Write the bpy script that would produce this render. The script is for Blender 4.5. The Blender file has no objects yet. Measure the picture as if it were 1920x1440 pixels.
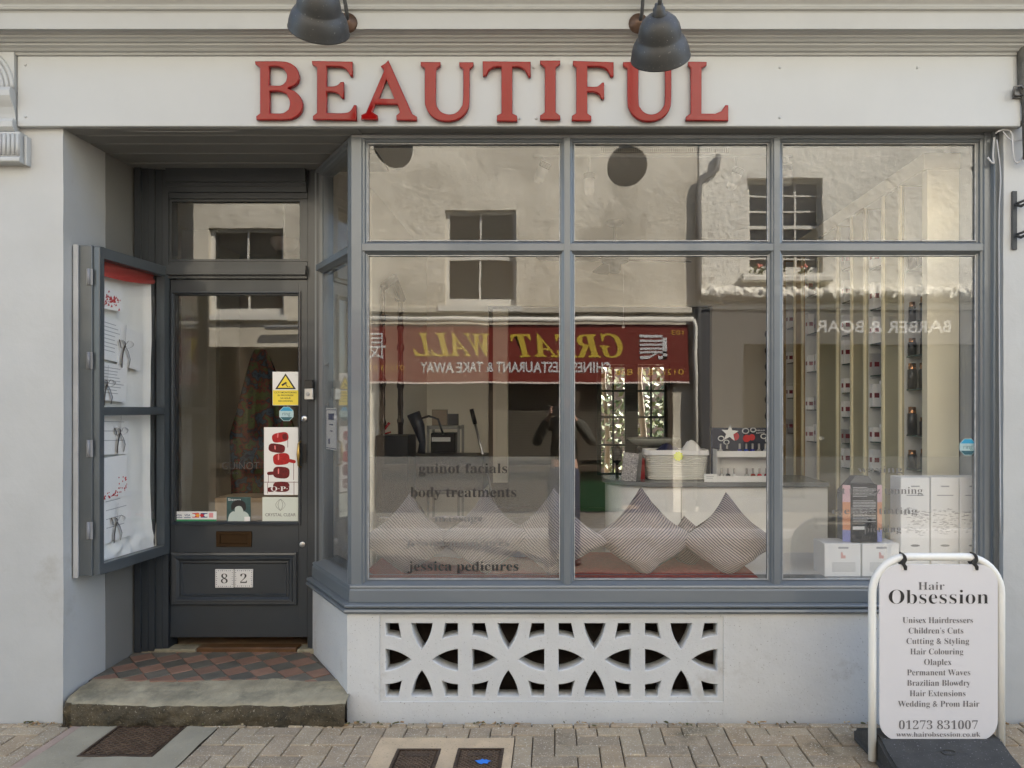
import bpy, bmesh, math, random
from mathutils import Vector, Matrix, noise
random.seed(7)
R = math.radians
S = bpy.context.scene
COL = S.collection

# ------------------------------------------------------------------ camera
CAMY, CAMZ, F = -3.57, 1.52, 1387.0
cd = bpy.data.cameras.new('camera'); cam = bpy.data.objects.new('camera', cd); COL.objects.link(cam)
cam.location = (0, CAMY, CAMZ); cam.rotation_euler = (R(90), 0, 0)
cd.sensor_width = 36; cd.lens = F/1920*36; cd.shift_x = -80/1920; cd.shift_y = 45/1920
cd.clip_start = .02; cd.clip_end = 900
S.camera = cam
# ------------------------------------------------------------------ light
SUN_EL, SUN_AZ = 42.0, 50.0          # azimuth measured from +Y (behind the shop) towards +X
w = bpy.data.worlds.new('World'); S.world = w; w.use_nodes = True
nt = w.node_tree
sk = nt.nodes.new('ShaderNodeTexSky'); sk.sky_type = 'NISHITA'; sk.sun_disc = False
sk.sun_elevation = R(SUN_EL); sk.sun_rotation = R(SUN_AZ); sk.dust_density = 1.5
nt.links.new(sk.outputs[0], nt.nodes['Background'].inputs[0])
nt.nodes['Background'].inputs[1].default_value = .10
sl = bpy.data.lights.new('sun', 'SUN'); so = bpy.data.objects.new('sun', sl); COL.objects.link(so)
sl.energy = 5.0; sl.angle = R(.5); sl.color = (1, .93, .82)
sd = Vector((math.sin(R(SUN_AZ))*math.cos(R(SUN_EL)), math.cos(R(SUN_AZ))*math.cos(R(SUN_EL)), math.sin(R(SUN_EL))))
so.rotation_euler = sd.to_track_quat('Z', 'Y').to_euler(); so.location = (8, 10, 12)
S.view_settings.view_transform = 'Standard'; S.view_settings.look = 'None'
S.view_settings.exposure = 2.50; S.view_settings.gamma = 1
try: S.view_settings.use_curve_mapping = False
except Exception: pass
S.cycles.max_bounces = 12; S.cycles.diffuse_bounces = 5; S.cycles.glossy_bounces = 5
S.cycles.transparent_max_bounces = 24; S.cycles.sample_clamp_indirect = 6; S.cycles.caustics_reflective = False

# ------------------------------------------------------------------ helpers
def PX(px, y): return (px-1040)*(y-CAMY)/F
def PZ(py, y): return CAMZ+(765-py)*(y-CAMY)/F
MW = {}
def tag(o, label=None, cat=None, group=None, kind=None):
    if label: o['label'] = label
    if cat: o['category'] = cat
    if group: o['group'] = group
    if kind: o['kind'] = kind
    return o
def thing(name, label, cat, loc=(0, 0, 0), rotz=0, group=None):
    o = bpy.data.objects.new(name, None); COL.objects.link(o); o.empty_display_size = .1
    o.location = loc; o.rotation_euler = (0, 0, rotz)
    MW[o] = Matrix.Translation(loc) @ Matrix.Rotation(rotz, 4, 'Z')
    return tag(o, label, cat, group)
def link(o, parent=None):
    COL.objects.link(o)
    if parent is not None:
        o.parent = parent
        if parent in MW: o.matrix_parent_inverse = MW[parent].inverted()
    return o
class MB:
    def __init__(s, M=None): s.v = []; s.f = []; s.mi = []; s.sm = []; s.M = M
    def add(s, vs, fs, mi=0, smooth=False):
        n = len(s.v)
        for p in vs:
            p = Vector(p)
            s.v.append(s.M @ p if s.M else p)
        for f in fs: s.f.append([i+n for i in f]); s.mi.append(mi); s.sm.append(smooth)
    def box(s, x0, x1, y0, y1, z0, z1, mi=0):
        s.add([(x, y, z) for x in (x0, x1) for y in (y0, y1) for z in (z0, z1)],
              [(0, 1, 3, 2), (4, 6, 7, 5), (0, 4, 5, 1), (2, 3, 7, 6), (0, 2, 6, 4), (1, 5, 7, 3)], mi)
    def prism(s, pts, axis, a, b, mi=0, smooth=False):
        # pts: 2D outline; axis 'x': pts=(y,z); 'y': pts=(x,z); 'z': pts=(x,y)
        def P(p, t): return {'x': (t, p[0], p[1]), 'y': (p[0], t, p[1]), 'z': (p[0], p[1], t)}[axis]
        n = len(pts)
        s.add([P(p, a) for p in pts]+[P(p, b) for p in pts],
              [(i, (i+1) % n, n+(i+1) % n, n+i) for i in range(n)]+[tuple(range(n))[::-1], tuple(range(n, 2*n))], mi, smooth)
    def sweep(s, path, prof, mi=0):
        # path: XY points of the building line, prof: (out, z) outline; out grows towards the street
        P = [Vector(p) for p in path]; N = []
        def nrm(a, b): d = (b-a).normalized(); return Vector((d.y, -d.x))
        for i, p in enumerate(P):
            ns = []
            if i > 0: ns.append(nrm(P[i-1], p))
            if i < len(P)-1: ns.append(nrm(p, P[i+1]))
            m = sum(ns, Vector((0, 0))).normalized(); N.append(m/ max(.2, m.dot(ns[0])))
        n = len(prof); vs = [(p.x+N[i].x*o, p.y+N[i].y*o, z) for i, p in enumerate(P) for o, z in prof]; fs = []
        for i in range(len(P)-1):
            for k in range(n): fs.append((i*n+k, i*n+(k+1) % n, (i+1)*n+(k+1) % n, (i+1)*n+k))
        fs += [tuple(range(n))[::-1], tuple((len(P)-1)*n+k for k in range(n))]
        s.add(vs, fs, mi)
    def tube(s, pts, r, seg=8, mi=0, caps=True):
        pts = [Vector(p) for p in pts]; rings = []; up = None
        rr = r if isinstance(r, (list, tuple)) else [r]*len(pts)
        for i, p in enumerate(pts):
            d = (pts[min(i+1, len(pts)-1)]-pts[max(i-1, 0)]).normalized()
            if up is None: up = d.orthogonal().normalized()
            up = (up-d*up.dot(d)).normalized(); q = d.cross(up)
            rings.append([p+(up*math.cos(2*math.pi*k/seg)+q*math.sin(2*math.pi*k/seg))*rr[i] for k in range(seg)])
        vs = [v for g in rings for v in g]
        fs = [(i*seg+k, i*seg+(k+1) % seg, (i+1)*seg+(k+1) % seg, (i+1)*seg+k) for i in range(len(pts)-1) for k in range(seg)]
        s.add(vs, fs, mi, True)
        if caps: s.add(rings[0], [tuple(range(seg))[::-1]], mi); s.add(rings[-1], [tuple(range(seg))], mi)
    def lathe(s, prof, M=Matrix(), seg=24, mi=0):
        vs = [M @ Vector((r*math.cos(2*math.pi*k/seg), r*math.sin(2*math.pi*k/seg), z)) for r, z in prof for k in range(seg)]
        s.add(vs, [(i*seg+k, i*seg+(k+1) % seg, (i+1)*seg+(k+1) % seg, (i+1)*seg+k) for i in range(len(prof)-1) for k in range(seg)], mi, True)
    def ball(s, c, r, seg=10, mi=0, sc=(1, 1, 1)):
        pr = [(math.sin(math.pi*i/(seg-2))*1, -math.cos(math.pi*i/(seg-2))) for i in range(seg-1)]
        s.lathe([(max(a, .001)*r, b*r) for a, b in pr], Matrix.Translation(c) @ Matrix.Diagonal((*sc, 1)), seg, mi)
    def grid(s, fn, nu, nv, mi=0, smooth=True):
        s.add([fn(i/nu, j/nv) for j in range(nv+1) for i in range(nu+1)],
              [(j*(nu+1)+i, j*(nu+1)+i+1, (j+1)*(nu+1)+i+1, (j+1)*(nu+1)+i) for j in range(nv) for i in range(nu)], mi, smooth)
    def build(s, name, mats, parent=None, bevel=0, seg=1):
        me = bpy.data.meshes.new(name); me.from_pydata([tuple(v) for v in s.v], [], s.f)
        if not isinstance(mats, (list, tuple)): mats = [mats]
        for m in mats: me.materials.append(m)
        me.polygons.foreach_set('material_index', s.mi); me.polygons.foreach_set('use_smooth', s.sm)
        bm = bmesh.new(); bm.from_mesh(me)
        bmesh.ops.remove_doubles(bm, verts=bm.verts, dist=1e-6)
        bmesh.ops.recalc_face_normals(bm, faces=bm.faces)
        if bevel:
            es = [e for e in bm.edges if len(e.link_faces) == 2 and e.calc_face_angle(0) > .5]
            bmesh.ops.bevel(bm, geom=es, offset=bevel, segments=seg, affect='EDGES', clamp_overlap=True)
        bm.to_mesh(me); bm.free(); me.update()
        return link(bpy.data.objects.new(name, me), parent)
def boxo(name, mat, parent, *a, bevel=0):
    m = MB(); m.box(*a); return m.build(name, mat, parent, bevel)
def dup(root, dx, label=None, group=None):
    r = root.copy(); COL.objects.link(r); r.location = Vector(root.location)+Vector(dx)
    if label: r['label'] = label
    if group: r['group'] = group
    for ch in list(root.children):
        c = ch.copy(); COL.objects.link(c); c.parent = r
        for g in ch.children:
            d = g.copy(); COL.objects.link(d); d.parent = c
    return r
# ---- text: the built-in font, with its serif letters
def serif(t):
    o = ''
    for c in t:
        if 'A' <= c <= 'Z': o += chr(0x1D400+ord(c)-65)
        elif 'a' <= c <= 'z': o += chr(0x1D41A+ord(c)-97)
        elif '0' <= c <= '9': o += chr(0x1D7CE+ord(c)-48)
        else: o += c
    return o
def ital(t): return ''.join(chr(0x1D468+ord(c)-65) if 'A' <= c <= 'Z' else c for c in t)
def curve_mesh(cu):
    o = bpy.data.objects.new('tmp', cu); COL.objects.link(o)
    dg = bpy.context.evaluated_depsgraph_get(); dg.update()
    me = bpy.data.meshes.new_from_object(o.evaluated_get(dg)); bpy.data.objects.remove(o); return me
def tmesh(body, off=0, ext=0, sp=1):
    cu = bpy.data.curves.new('tmp', 'FONT'); cu.body = body; cu.size = 1; cu.offset = off; cu.extrude = ext; cu.resolution_u = 3
    cu.space_character = sp
    me = curve_mesh(cu); return [v.co.copy() for v in me.vertices], [tuple(p.vertices) for p in me.polygons]
CAP = {}
def text(name, body, x0, x1, z, cap, M, mat, parent, style=None, off=0, ext=0, sp=1):
    """line of writing: x0..x1 wide, baseline z, capital height cap, in the plane M (local x right, z up, -y towards the reader)"""
    st = {'serif': serif, 'ital': ital}.get(style, lambda t: t)
    if style not in CAP:
        vs, _ = tmesh(st('H')); CAP[style] = (min(v.y for v in vs), max(v.y for v in vs))
    vs, fs = tmesh(st(body), off, ext, sp)
    a, b = min(v.x for v in vs), max(v.x for v in vs); sy = cap/(CAP[style][1]-CAP[style][0]); sx = (x1-x0)/(b-a)
    m = MB(M); m.add([(x0+(v.x-a)*sx, -v.z*sy, z+v.y*sy) for v in vs], fs)
    return m.build(name, mat, parent)
def wallM(y, x=0, z=0): return Matrix.Translation((x, y, z))
# ---- materials
MATS = {}
def mat(name, col, rough=.5, metal=0, var=.06, vs=3., bump=.0, bs=40., spec=.5, speck=0, specc=(.02, .02, .02), coat=0, trans=0, dirt=0, dirtc=(.1,.08,.05), sheen=0, bd=.01, ds=2.3):
    if name in MATS: return MATS[name]
    m = bpy.data.materials.new(name); m.use_nodes = True; n = m.node_tree.nodes; l = m.node_tree.links
    b = n['Principled BSDF']; b.inputs['Roughness'].default_value = rough; b.inputs['Metallic'].default_value = metal
    b.inputs['Specular IOR Level'].default_value = spec; b.inputs['Coat Weight'].default_value = coat
    b.inputs['Coat Roughness'].default_value = .05; b.inputs['Transmission Weight'].default_value = trans
    b.inputs['Sheen Weight'].default_value = sheen
    tc = n.new('ShaderNodeNewGeometry')
    def noi(scale, det=4, rough=.6):
        t = n.new('ShaderNodeTexNoise'); t.inputs['Scale'].default_value = scale; t.inputs['Detail'].default_value = det; t.inputs['Roughness'].default_value = rough
        l.new(tc.outputs['Position'], t.inputs['Vector']); return t
    def mix(fac, a, bb):
        x = n.new('ShaderNodeMix'); x.data_type = 'RGBA'
        for inp, val in ((0, fac), (6, a), (7, bb)):
            if hasattr(val, 'links') or hasattr(val, 'is_linked'): l.new(val, x.inputs[inp])
            elif inp == 0: x.inputs[0].default_value = val
            else: x.inputs[inp].default_value = (*val[:3], 1)
        return x.outputs[2]
    def ramp(src, a, bb):
        r = n.new('ShaderNodeMapRange'); r.inputs['From Min'].default_value = a; r.inputs['From Max'].default_value = bb; l.new(src, r.inputs[0]); return r.outputs[0]
    c = tuple(col)
    if var:
        t = noi(vs, 5); c = mix(ramp(t.outputs[0], .3, .7), tuple(x*(1-var) for x in col), tuple(min(1, x*(1+var)) for x in col))
    if dirt:
        t = noi(ds, 8, .7); c = mix(ramp(t.outputs[0], .62-dirt*.18, .74-dirt*.14), c, dirtc)
    if speck:
        t = noi(130, 2); c = mix(ramp(t.outputs[0], .69-speck*.08, .72-speck*.08), c, specc)
    if hasattr(c, 'is_linked'): l.new(c, b.inputs['Base Color'])
    else: b.inputs['Base Color'].default_value = (*c[:3], 1)
    if bump:
        t = noi(bs, 6, .65); bp = n.new('ShaderNodeBump'); bp.inputs['Strength'].default_value = bump; bp.inputs['Distance'].default_value = bd
        l.new(t.outputs[0], bp.inputs['Height']); l.new(bp.outputs[0], b.inputs['Normal'])
    if rough > .15 and var:
        t = noi(vs*4, 3); r = n.new('ShaderNodeMapRange'); r.inputs['To Min'].default_value = rough*.85; r.inputs['To Max'].default_value = min(1, rough*1.15)
        l.new(t.outputs[0], r.inputs[0]); l.new(r.outputs[0], b.inputs['Roughness'])
    MATS[name] = m; return m
def glassmat(name, f0, wav, tint=(1, 1, 1), film=0, filmc=(.7, .72, .7), seed=0, wsc=3.):
    m = bpy.data.materials.new(name); m.use_nodes = True; n = m.node_tree.nodes; l = m.node_tree.links
    for x in list(n):
        if x.type != 'OUTPUT_MATERIAL': n.remove(x)
    out = n['Material Output']; tr = n.new('ShaderNodeBsdfTransparent'); tr.inputs[0].default_value = (*tint, 1)
    gl = n.new('ShaderNodeBsdfAnisotropic'); gl.inputs['Roughness'].default_value = 0.0
    lw = n.new('ShaderNodeLayerWeight'); p = n.new('ShaderNodeMath'); p.operation = 'POWER'; l.new(lw.outputs['Facing'], p.inputs[0]); p.inputs[1].default_value = 5.
    lw.inputs['Blend'].default_value = .5
    r = n.new('ShaderNodeMapRange'); r.inputs['To Min'].default_value = f0; r.inputs['To Max'].default_value = .9 if f0 else 0; l.new(p.outputs[0], r.inputs[0])
    if wav:
        g = n.new('ShaderNodeNewGeometry'); t = n.new('ShaderNodeTexNoise'); t.inputs['Scale'].default_value = wsc; t.inputs['Detail'].default_value = 2
        mp = n.new('ShaderNodeMapping'); mp.inputs['Location'].default_value = (seed*3.1, seed, seed*1.7); mp.inputs['Scale'].default_value = (1, 1, .6)
        l.new(g.outputs['Position'], mp.inputs[0]); l.new(mp.outputs[0], t.inputs['Vector'])
        bp = n.new('ShaderNodeBump'); bp.inputs['Strength'].default_value = 1; bp.inputs['Distance'].default_value = wav
        l.new(t.outputs[0], bp.inputs['Height']); l.new(bp.outputs[0], gl.inputs['Normal'])
    base = tr.outputs[0]
    if film:
        a = n.new('ShaderNodeBsdfTranslucent'); a.inputs[0].default_value = (*filmc, 1)
        d = n.new('ShaderNodeBsdfDiffuse'); d.inputs[0].default_value = (*filmc, 1)
        q = n.new('ShaderNodeMixShader'); q.inputs[0].default_value = .45; l.new(a.outputs[0], q.inputs[1]); l.new(d.outputs[0], q.inputs[2])
        q2 = n.new('ShaderNodeMixShader'); q2.inputs[0].default_value = film; l.new(tr.outputs[0], q2.inputs[1]); l.new(q.outputs[0], q2.inputs[2]); base = q2.outputs[0]
    mx = n.new('ShaderNodeMixShader'); l.new(r.outputs[0], mx.inputs[0]); l.new(base, mx.inputs[1]); l.new(gl.outputs[0], mx.inputs[2])
    l.new(mx.outputs[0], out.inputs[0]); return m

WALL = mat('light_grey_masonry_paint', (.425, .436, .436), .55, var=.05, bump=.22, bs=12, dirt=.10, dirtc=(.36,.355,.34), speck=.0)
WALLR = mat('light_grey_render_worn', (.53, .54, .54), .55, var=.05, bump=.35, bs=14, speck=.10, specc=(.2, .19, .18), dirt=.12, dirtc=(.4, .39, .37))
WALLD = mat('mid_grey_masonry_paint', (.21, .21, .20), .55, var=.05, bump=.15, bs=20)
CORN = mat('cream_grey_gloss_paint', (.355, .365, .36), .38, var=.05, bump=.06, bs=25)
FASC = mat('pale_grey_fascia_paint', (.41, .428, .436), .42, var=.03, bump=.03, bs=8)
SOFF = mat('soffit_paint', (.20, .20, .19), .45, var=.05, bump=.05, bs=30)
FRAME = mat('blue_grey_gloss_paint', (.132, .150, .165), .30, var=.04, vs=1.5, coat=.3)
DOORP = mat('charcoal_gloss_paint', (.031, .037, .044), .30, var=.08, vs=5, bump=.06, bs=20, coat=.2)
CASEP = mat('slate_gloss_paint', (.065, .078, .088), .33, var=.08, vs=5, bump=.06, bs=20, coat=.2)
RED = mat('red_gloss_letter_paint', (.22, .004, .004), .13, var=.08, coat=.06, spec=.32, bump=.16, bs=5)
IRON = mat('dark_grey_enamel', (.032, .034, .035), .5, var=.12, vs=12, bump=.015, bs=30, coat=.0, speck=.05, specc=(.16, .16, .15))
BLACK = mat('black_plastic', (.012, .012, .013), .4, var=0)
WHITE = mat('white_plastic', (.75, .75, .74), .35, var=.02)
STEEL = mat('brushed_steel', (.5, .5, .5), .3, metal=1, var=.05)
BRASS = mat('aged_brass', (.42, .29, .10), .35, metal=1, var=.15)
GL = [glassmat('old_window_glass_%d' % i, .058, .00045, seed=i) for i in range(3)]
GLD = glassmat('door_glass', .052, .00025, seed=5)
GLS = glassmat('side_window_glass', .11, .0002, seed=8)
GLX = glassmat('thin_clear_glass', .035, 0)
FILM = glassmat('frosted_window_film', .0, 0, film=.20, filmc=(.66, .66, .62)); FILM2 = glassmat('thin_frosted_film', .0, 0, film=.09, filmc=(.66, .66, .62))
INK = mat('black_print', (.018, .017, .018), .5, var=0)
INKF = mat('faded_film_print', (.16, .155, .15), .5, var=0)
INKG = mat('dark_grey_print', (.12, .115, .12), .5, var=0)
# ================================================================== SETTING
def ground():
    m = MB(); m.box(-400, 400, -400, 400, -.6, -.35)
    tag(m.build('ground', mat('soil', (.12, .10, .08), .9)), kind='structure')
    m = MB(); m.box(-40, 40, -5.45, -1.75, -.35, -.11)
    tag(m.build('road', mat('pale_paved_lane', (.125, .112, .088), .85, var=.15, bump=.4, bs=60, speck=.5, specc=(.4, .36, .3))), kind='structure')
    m = MB(); m.box(-40, 40, -1.75, -1.62, -.35, .0); m.box(-40, 40, -5.58, -5.45, -.35, .0)
    tag(m.build('kerb', mat('kerb_granite', (.3, .29, .28), .8, bump=.3, bs=60, speck=.4), bevel=.01), kind='structure')
    m = MB(); m.box(-40, 40, -7.0, -5.58, -.35, -.005)
    tag(m.build('far_pavement', mat('paving_far', (.16, .145, .12), .85, bump=.3, bs=30)), kind='structure')
ground()
MORT = mat('sandy_jointing', (.085, .065, .042), .95, var=.25, vs=12, bump=.6, bs=70, speck=.4, specc=(.06, .05, .03))
pav = MB(); pav.box(-40, 40, -1.62, -.0, -.35, -.012); pav = tag(pav.build('pavement', MORT), kind='structure')
PAVM = []
for i, c in enumerate([(.36, .285, .195), (.32, .255, .175), (.385, .31, .21), (.30, .24, .165), (.35, .27, .175), (.335, .275, .19)]):
    PAVM.append(mat('concrete_paver_%d' % i, c, .9, var=.16, vs=9, bump=.55, bs=85, speck=.85, specc=(.62, .57, .48), dirt=.35, dirtc=(.17, .14, .09)))
SLABR = (-2.31, -1.60, -.52, -.0); MR = (-.80, -.185, -.62, -.165)
def inr(x, y, r, e=.0): return r[0]-e < x < r[1]+e and r[2]-e < y < r[3]+e
def paver_mesh(lx, ly, k):
    m = MB(); z = .0
    m.box(-lx/2, lx/2, -ly/2, ly/2, -.05, 0)
    me_o = m.build('paver', PAVM[k], bevel=.0035); me = me_o.data; bpy.data.objects.remove(me_o); return me
PMESH = {}
stuffm = MB(); U = .1; g = .005
for i in range(-66, 66):
    for j in range(-17, 0):
        c = (i-j) % 4
        if c not in (0, 3): continue
        x0, y0 = i*U, j*U+.065
        if c == 0: x1, y1 = x0+2*U, y0+U
        else: x1, y1 = x0+U, y0+2*U
        y1 = min(y1, -.048)
        if y1-y0 < .02: continue
        segs = [(x0, x1, y0, y1)]
        for r in (SLABR, MR):
            ns = []
            for a in segs:
                if a[1] <= r[0] or a[0] >= r[1] or a[3] <= r[2] or a[2] >= r[3]: ns.append(a); continue
                if a[0] < r[0]-.015: ns.append((a[0], r[0], a[2], a[3]))
                if a[1] > r[1]+.015: ns.append((r[1], a[1], a[2], a[3]))
                if a[3] > r[3]+.015: ns.append((max(a[0], r[0]), min(a[1], r[1]), r[3], a[3]))
            segs = ns
        for a in segs:
            lx, ly = a[1]-a[0]-g, a[3]-a[2]-g
            if lx < .01 or ly < .01: continue
            cx, cy = (a[0]+a[1])/2, (a[2]+a[3])/2
            if cy > -.60 and -2.75 < cx < 2.55:
                key = (round(lx, 3), round(ly, 3), random.randrange(6))
                if key not in PMESH: PMESH[key] = paver_mesh(*key)
                o = bpy.data.objects.new('paver', PMESH[key]); o.location = (cx, cy, random.uniform(-.0035, .003)); o.rotation_euler = (random.uniform(-.012, .012), random.uniform(-.01, .01), random.uniform(-.012, .012))
                link(o, pav)
            elif abs(cx) < 6.5:
                z = random.uniform(-.003, .002); stuffm.box(cx-lx/2, cx+lx/2, cy-ly/2, cy+ly/2, -.03, z, random.randrange(6))
tag(stuffm.build('paver_field', PAVM, pav), kind='stuff')
# cut soldier course along the wall
x = -4.0
while x < 4.2:
    L = random.choice((.1, .1, .14, .2, .075))
    if not (SLABR[0]-.05 < x+L/2 < SLABR[1]):
        key = (round(L-g, 3), .04, random.randrange(6))
        if key not in PMESH: PMESH[key] = paver_mesh(*key)
        o = bpy.data.objects.new('paver', PMESH[key]); o.location = (x+L/2, -.024, random.uniform(-.002, .006)); o.rotation_euler = (random.uniform(-.03, .03), 0, random.uniform(-.02, .02)); link(o, pav)
    x += L
# concrete bedding around the covers
CONC = mat('weathered_concrete', (.31, .28, .205), .9, var=.12, vs=5, bump=.3, bs=60, speck=.3, specc=(.4, .38, .33), dirt=.25, dirtc=(.16, .14, .10))
SAND = mat('sandy_mortar', (.56, .43, .28), .9, var=.15, vs=8, bump=.45, bs=70, speck=.4, specc=(.2, .15, .1), dirt=.3, dirtc=(.26, .2, .13))
PINK = mat('pinkish_mortar', (.36, .27, .215), .9, var=.12, vs=8, bump=.35, bs=60, speck=.3, specc=(.2, .15, .12))
COV = (-2.085, -1.755, -.345, -.03)
def slab_around(name, r, cs, m_, z0, z1, par):
    xs = sorted({r[0], r[1], *[c[0] for c in cs], *[c[1] for c in cs]}); ys = sorted({r[2], r[3], *[c[2] for c in cs], *[c[3] for c in cs]})
    m = MB()
    for a in range(len(xs)-1):
        for b in range(len(ys)-1):
            cx, cy = (xs[a]+xs[a+1])/2, (ys[b]+ys[b+1])/2
            if any(inr(cx, cy, c) for c in cs): continue
            n = 8
            def fn(u, v): 
                X, Y = xs[a]+(xs[a+1]-xs[a])*u, ys[b]+(ys[b+1]-ys[b])*v
                return (X, Y, z1+.004*noise.noise(Vector((X*7, Y*7, 3))))
            m.grid(fn, n, n)
    o = m.build(name, m_, par); m2 = MB(); m2.box(r[0], r[1], r[2], r[3], z0-.02, z0-.012); return o
slab_around('concrete_slab', (SLABR[0]+.05, SLABR[1]-.004, SLABR[2], -.035), [COV], CONC, -.02, .0, pav)
m = MB(); m.box(SLABR[0], SLABR[0]+.05, SLABR[2], -.0, -.02, -.001); m.box(SLABR[0]+.05, SLABR[1]-.004, -.0345, -.0, -.02, .001); m.build('mortar_strip', PINK, pav, bevel=.004)
C1, C2 = (-.70, -.505, -.52, -.275), (-.43, -.225, -.52, -.27)
slab_around('mortar_bed', MR, [C1, C2], SAND, -.02, .001, pav)
RUST = mat('worn_cast_iron', (.09, .06, .042), .5, metal=.5, var=.35, vs=14, bump=.5, bs=70, speck=.4, specc=(.2, .15, .1))
RIB = mat('worn_cast_iron_ribs', (.19, .135, .095), .45, metal=.6, var=.3, vs=14, bump=.3, bs=70)
def cover(name, label, c, step, words=None, blue=False, ang=(38, 142)):
    cx, cy = (c[0]+c[1])/2, (c[2]+c[3])/2
    t = thing(name, label, 'cover', (cx, cy, 0)); t['group'] = 'metal inspection covers in the pavement'
    m = MB(); f = .012
    for a in ((c[0], c[1], c[2], c[2]+f), (c[0], c[1], c[3]-f, c[3]), (c[0], c[0]+f, c[2]+f, c[3]-f), (c[1]-f, c[1], c[2]+f, c[3]-f)): m.box(*a, -.03, .004)
    m.build('frame', RUST, t, bevel=.001)
    boxo('plate', RUST, t, c[0]+f+.002, c[1]-f-.002, c[2]+f+.002, c[3]-f-.002, -.03, -.002)
    x0, x1, y0, y1 = c[0]+.02, c[1]-.02, c[2]+.02, c[3]-.02
    m = MB(); hw = .0022
    for kk, an in enumerate(ang):
        d = Vector((math.cos(R(an)), math.sin(R(an)))); nn = Vector((-d.y, d.x))
        for k in range(-40, 41):
            o = Vector((cx, cy))+nn*k*step; tmin, tmax = -9, 9
            for q in range(2):
                lo, hi = ((x0, x1), (y0, y1))[q]
                if abs(d[q]) > 1e-6:
                    a_, b_ = (lo-o[q])/d[q], (hi-o[q])/d[q]; tmin, tmax = max(tmin, min(a_, b_)), min(tmax, max(a_, b_))
            if tmax-tmin < .01: continue
            a_, b_ = o+d*tmin, o+d*tmax; zz = .002+kk*.0006
            m.add([(a_.x-nn.x*hw, a_.y-nn.y*hw, -.004), (a_.x+nn.x*hw, a_.y+nn.y*hw, -.004), (b_.x+nn.x*hw, b_.y+nn.y*hw, -.004), (b_.x-nn.x*hw, b_.y-nn.y*hw, -.004),
                   (a_.x-nn.x*hw, a_.y-nn.y*hw, zz), (a_.x+nn.x*hw, a_.y+nn.y*hw, zz), (b_.x+nn.x*hw, b_.y+nn.y*hw, zz), (b_.x-nn.x*hw, b_.y-nn.y*hw, zz)],
                  [(4, 5, 6, 7), (0, 1, 5, 4), (1, 2, 6, 5), (2, 3, 7, 6), (3, 0, 4, 7)])
    m.build('tread_pattern', RIB, t)
    if words:
        mm = MB(); mm.box(cx-.055, cx+.055, c[3]-.075, c[3]-.045, .0, .0035); mm.build('name_plate', RUST, t)
        text('lettering', words, cx-.045, cx+.045, 0, .016, Matrix.Translation((0, c[3]-.068, .0045)) @ Matrix.Rotation(R(-90), 4, 'X'), RIB, t)
    if blue:
        mm = MB(); n = 18
        mm.add([(cx+.02+(.03+.008*math.sin(5*a))*math.cos(a), c[3]-.13+(.02+.006*math.cos(7*a))*math.sin(a), .0055) for a in [2*math.pi*k/n for k in range(n)]], [tuple(range(n))])
        mm.build('paint_mark', mat('blue_spray_paint', (.03, .22, .75), .6), t)
    return t
cover('drain_cover', 'large rusty lattice drain cover set in the concrete below the doorstep', COV, .026)
cover('inspection_cover', 'small plain inspection cover on the left in the sandy mortar patch', C1, .016, 'STOPCOCK', ang=(45, 135))
cover('inspection_cover', 'small inspection cover marked with a dab of blue paint', C2, .016, 'S.V.', True, ang=(45, 135))
# leaves and weeds along the wall foot
lm = MB()
def leaf(x, y, s):
    a = random.uniform(0, 6.28); t1 = random.uniform(-.5, .5)
    pts = []
    for k in range(8):
        b = 2*math.pi*k/8; rr = s*(1 if k % 2 else .6); pts.append((x+rr*math.cos(b)*math.cos(a)-.5*rr*math.sin(b)*math.sin(a), y+rr*math.cos(b)*math.sin(a)+.5*rr*math.sin(b)*math.cos(a), .008+abs(s*.5*math.sin(b+t1))))
    lm.add(pts, [tuple(range(8))], random.randrange(3))
for cx, n in ((-.95, 12), (-.28, 10), (-.75, 3), (.1, 5), (.55, 5), (.95, 4), (1.1, 3), (-2.5, 6), (-2.42, 4), (-2.25, 4), (-1.75, 3), (-1.5, 2), (1.5, 4), (2.1, 8)):
    for k in range(n*2): leaf(cx+random.gauss(0, .06), -.015-abs(random.gauss(0, .02)), random.uniform(.006, .018))
for k in range(110): leaf(random.uniform(-2.6, 2.3), random.uniform(-.55, -.03), random.uniform(.002, .005))
tag(lm.build('leaf_litter', [mat('dry_leaf', (.30, .19, .09), .8), mat('pale_dry_leaf', (.45, .36, .22), .8), mat('moss', (.10, .10, .04), .9)]), 'scattered dry leaves and moss along the foot of the shop wall', 'leaves', kind='stuff')

# ================================================================== SHOP BUILDING
shop = thing('shop_building', 'grey painted shop with a wide bay window and a recessed doorway', 'building', (0, .5, 0))
YF = .04           # stall riser face
def wal(name, m_, bev=.0, **k):
    def f(*boxes):
        m = MB()
        for b in boxes: m.box(*b)
        return m.build(name, m_, shop, bevel=bev)
    return f
LX = -2.372
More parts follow.
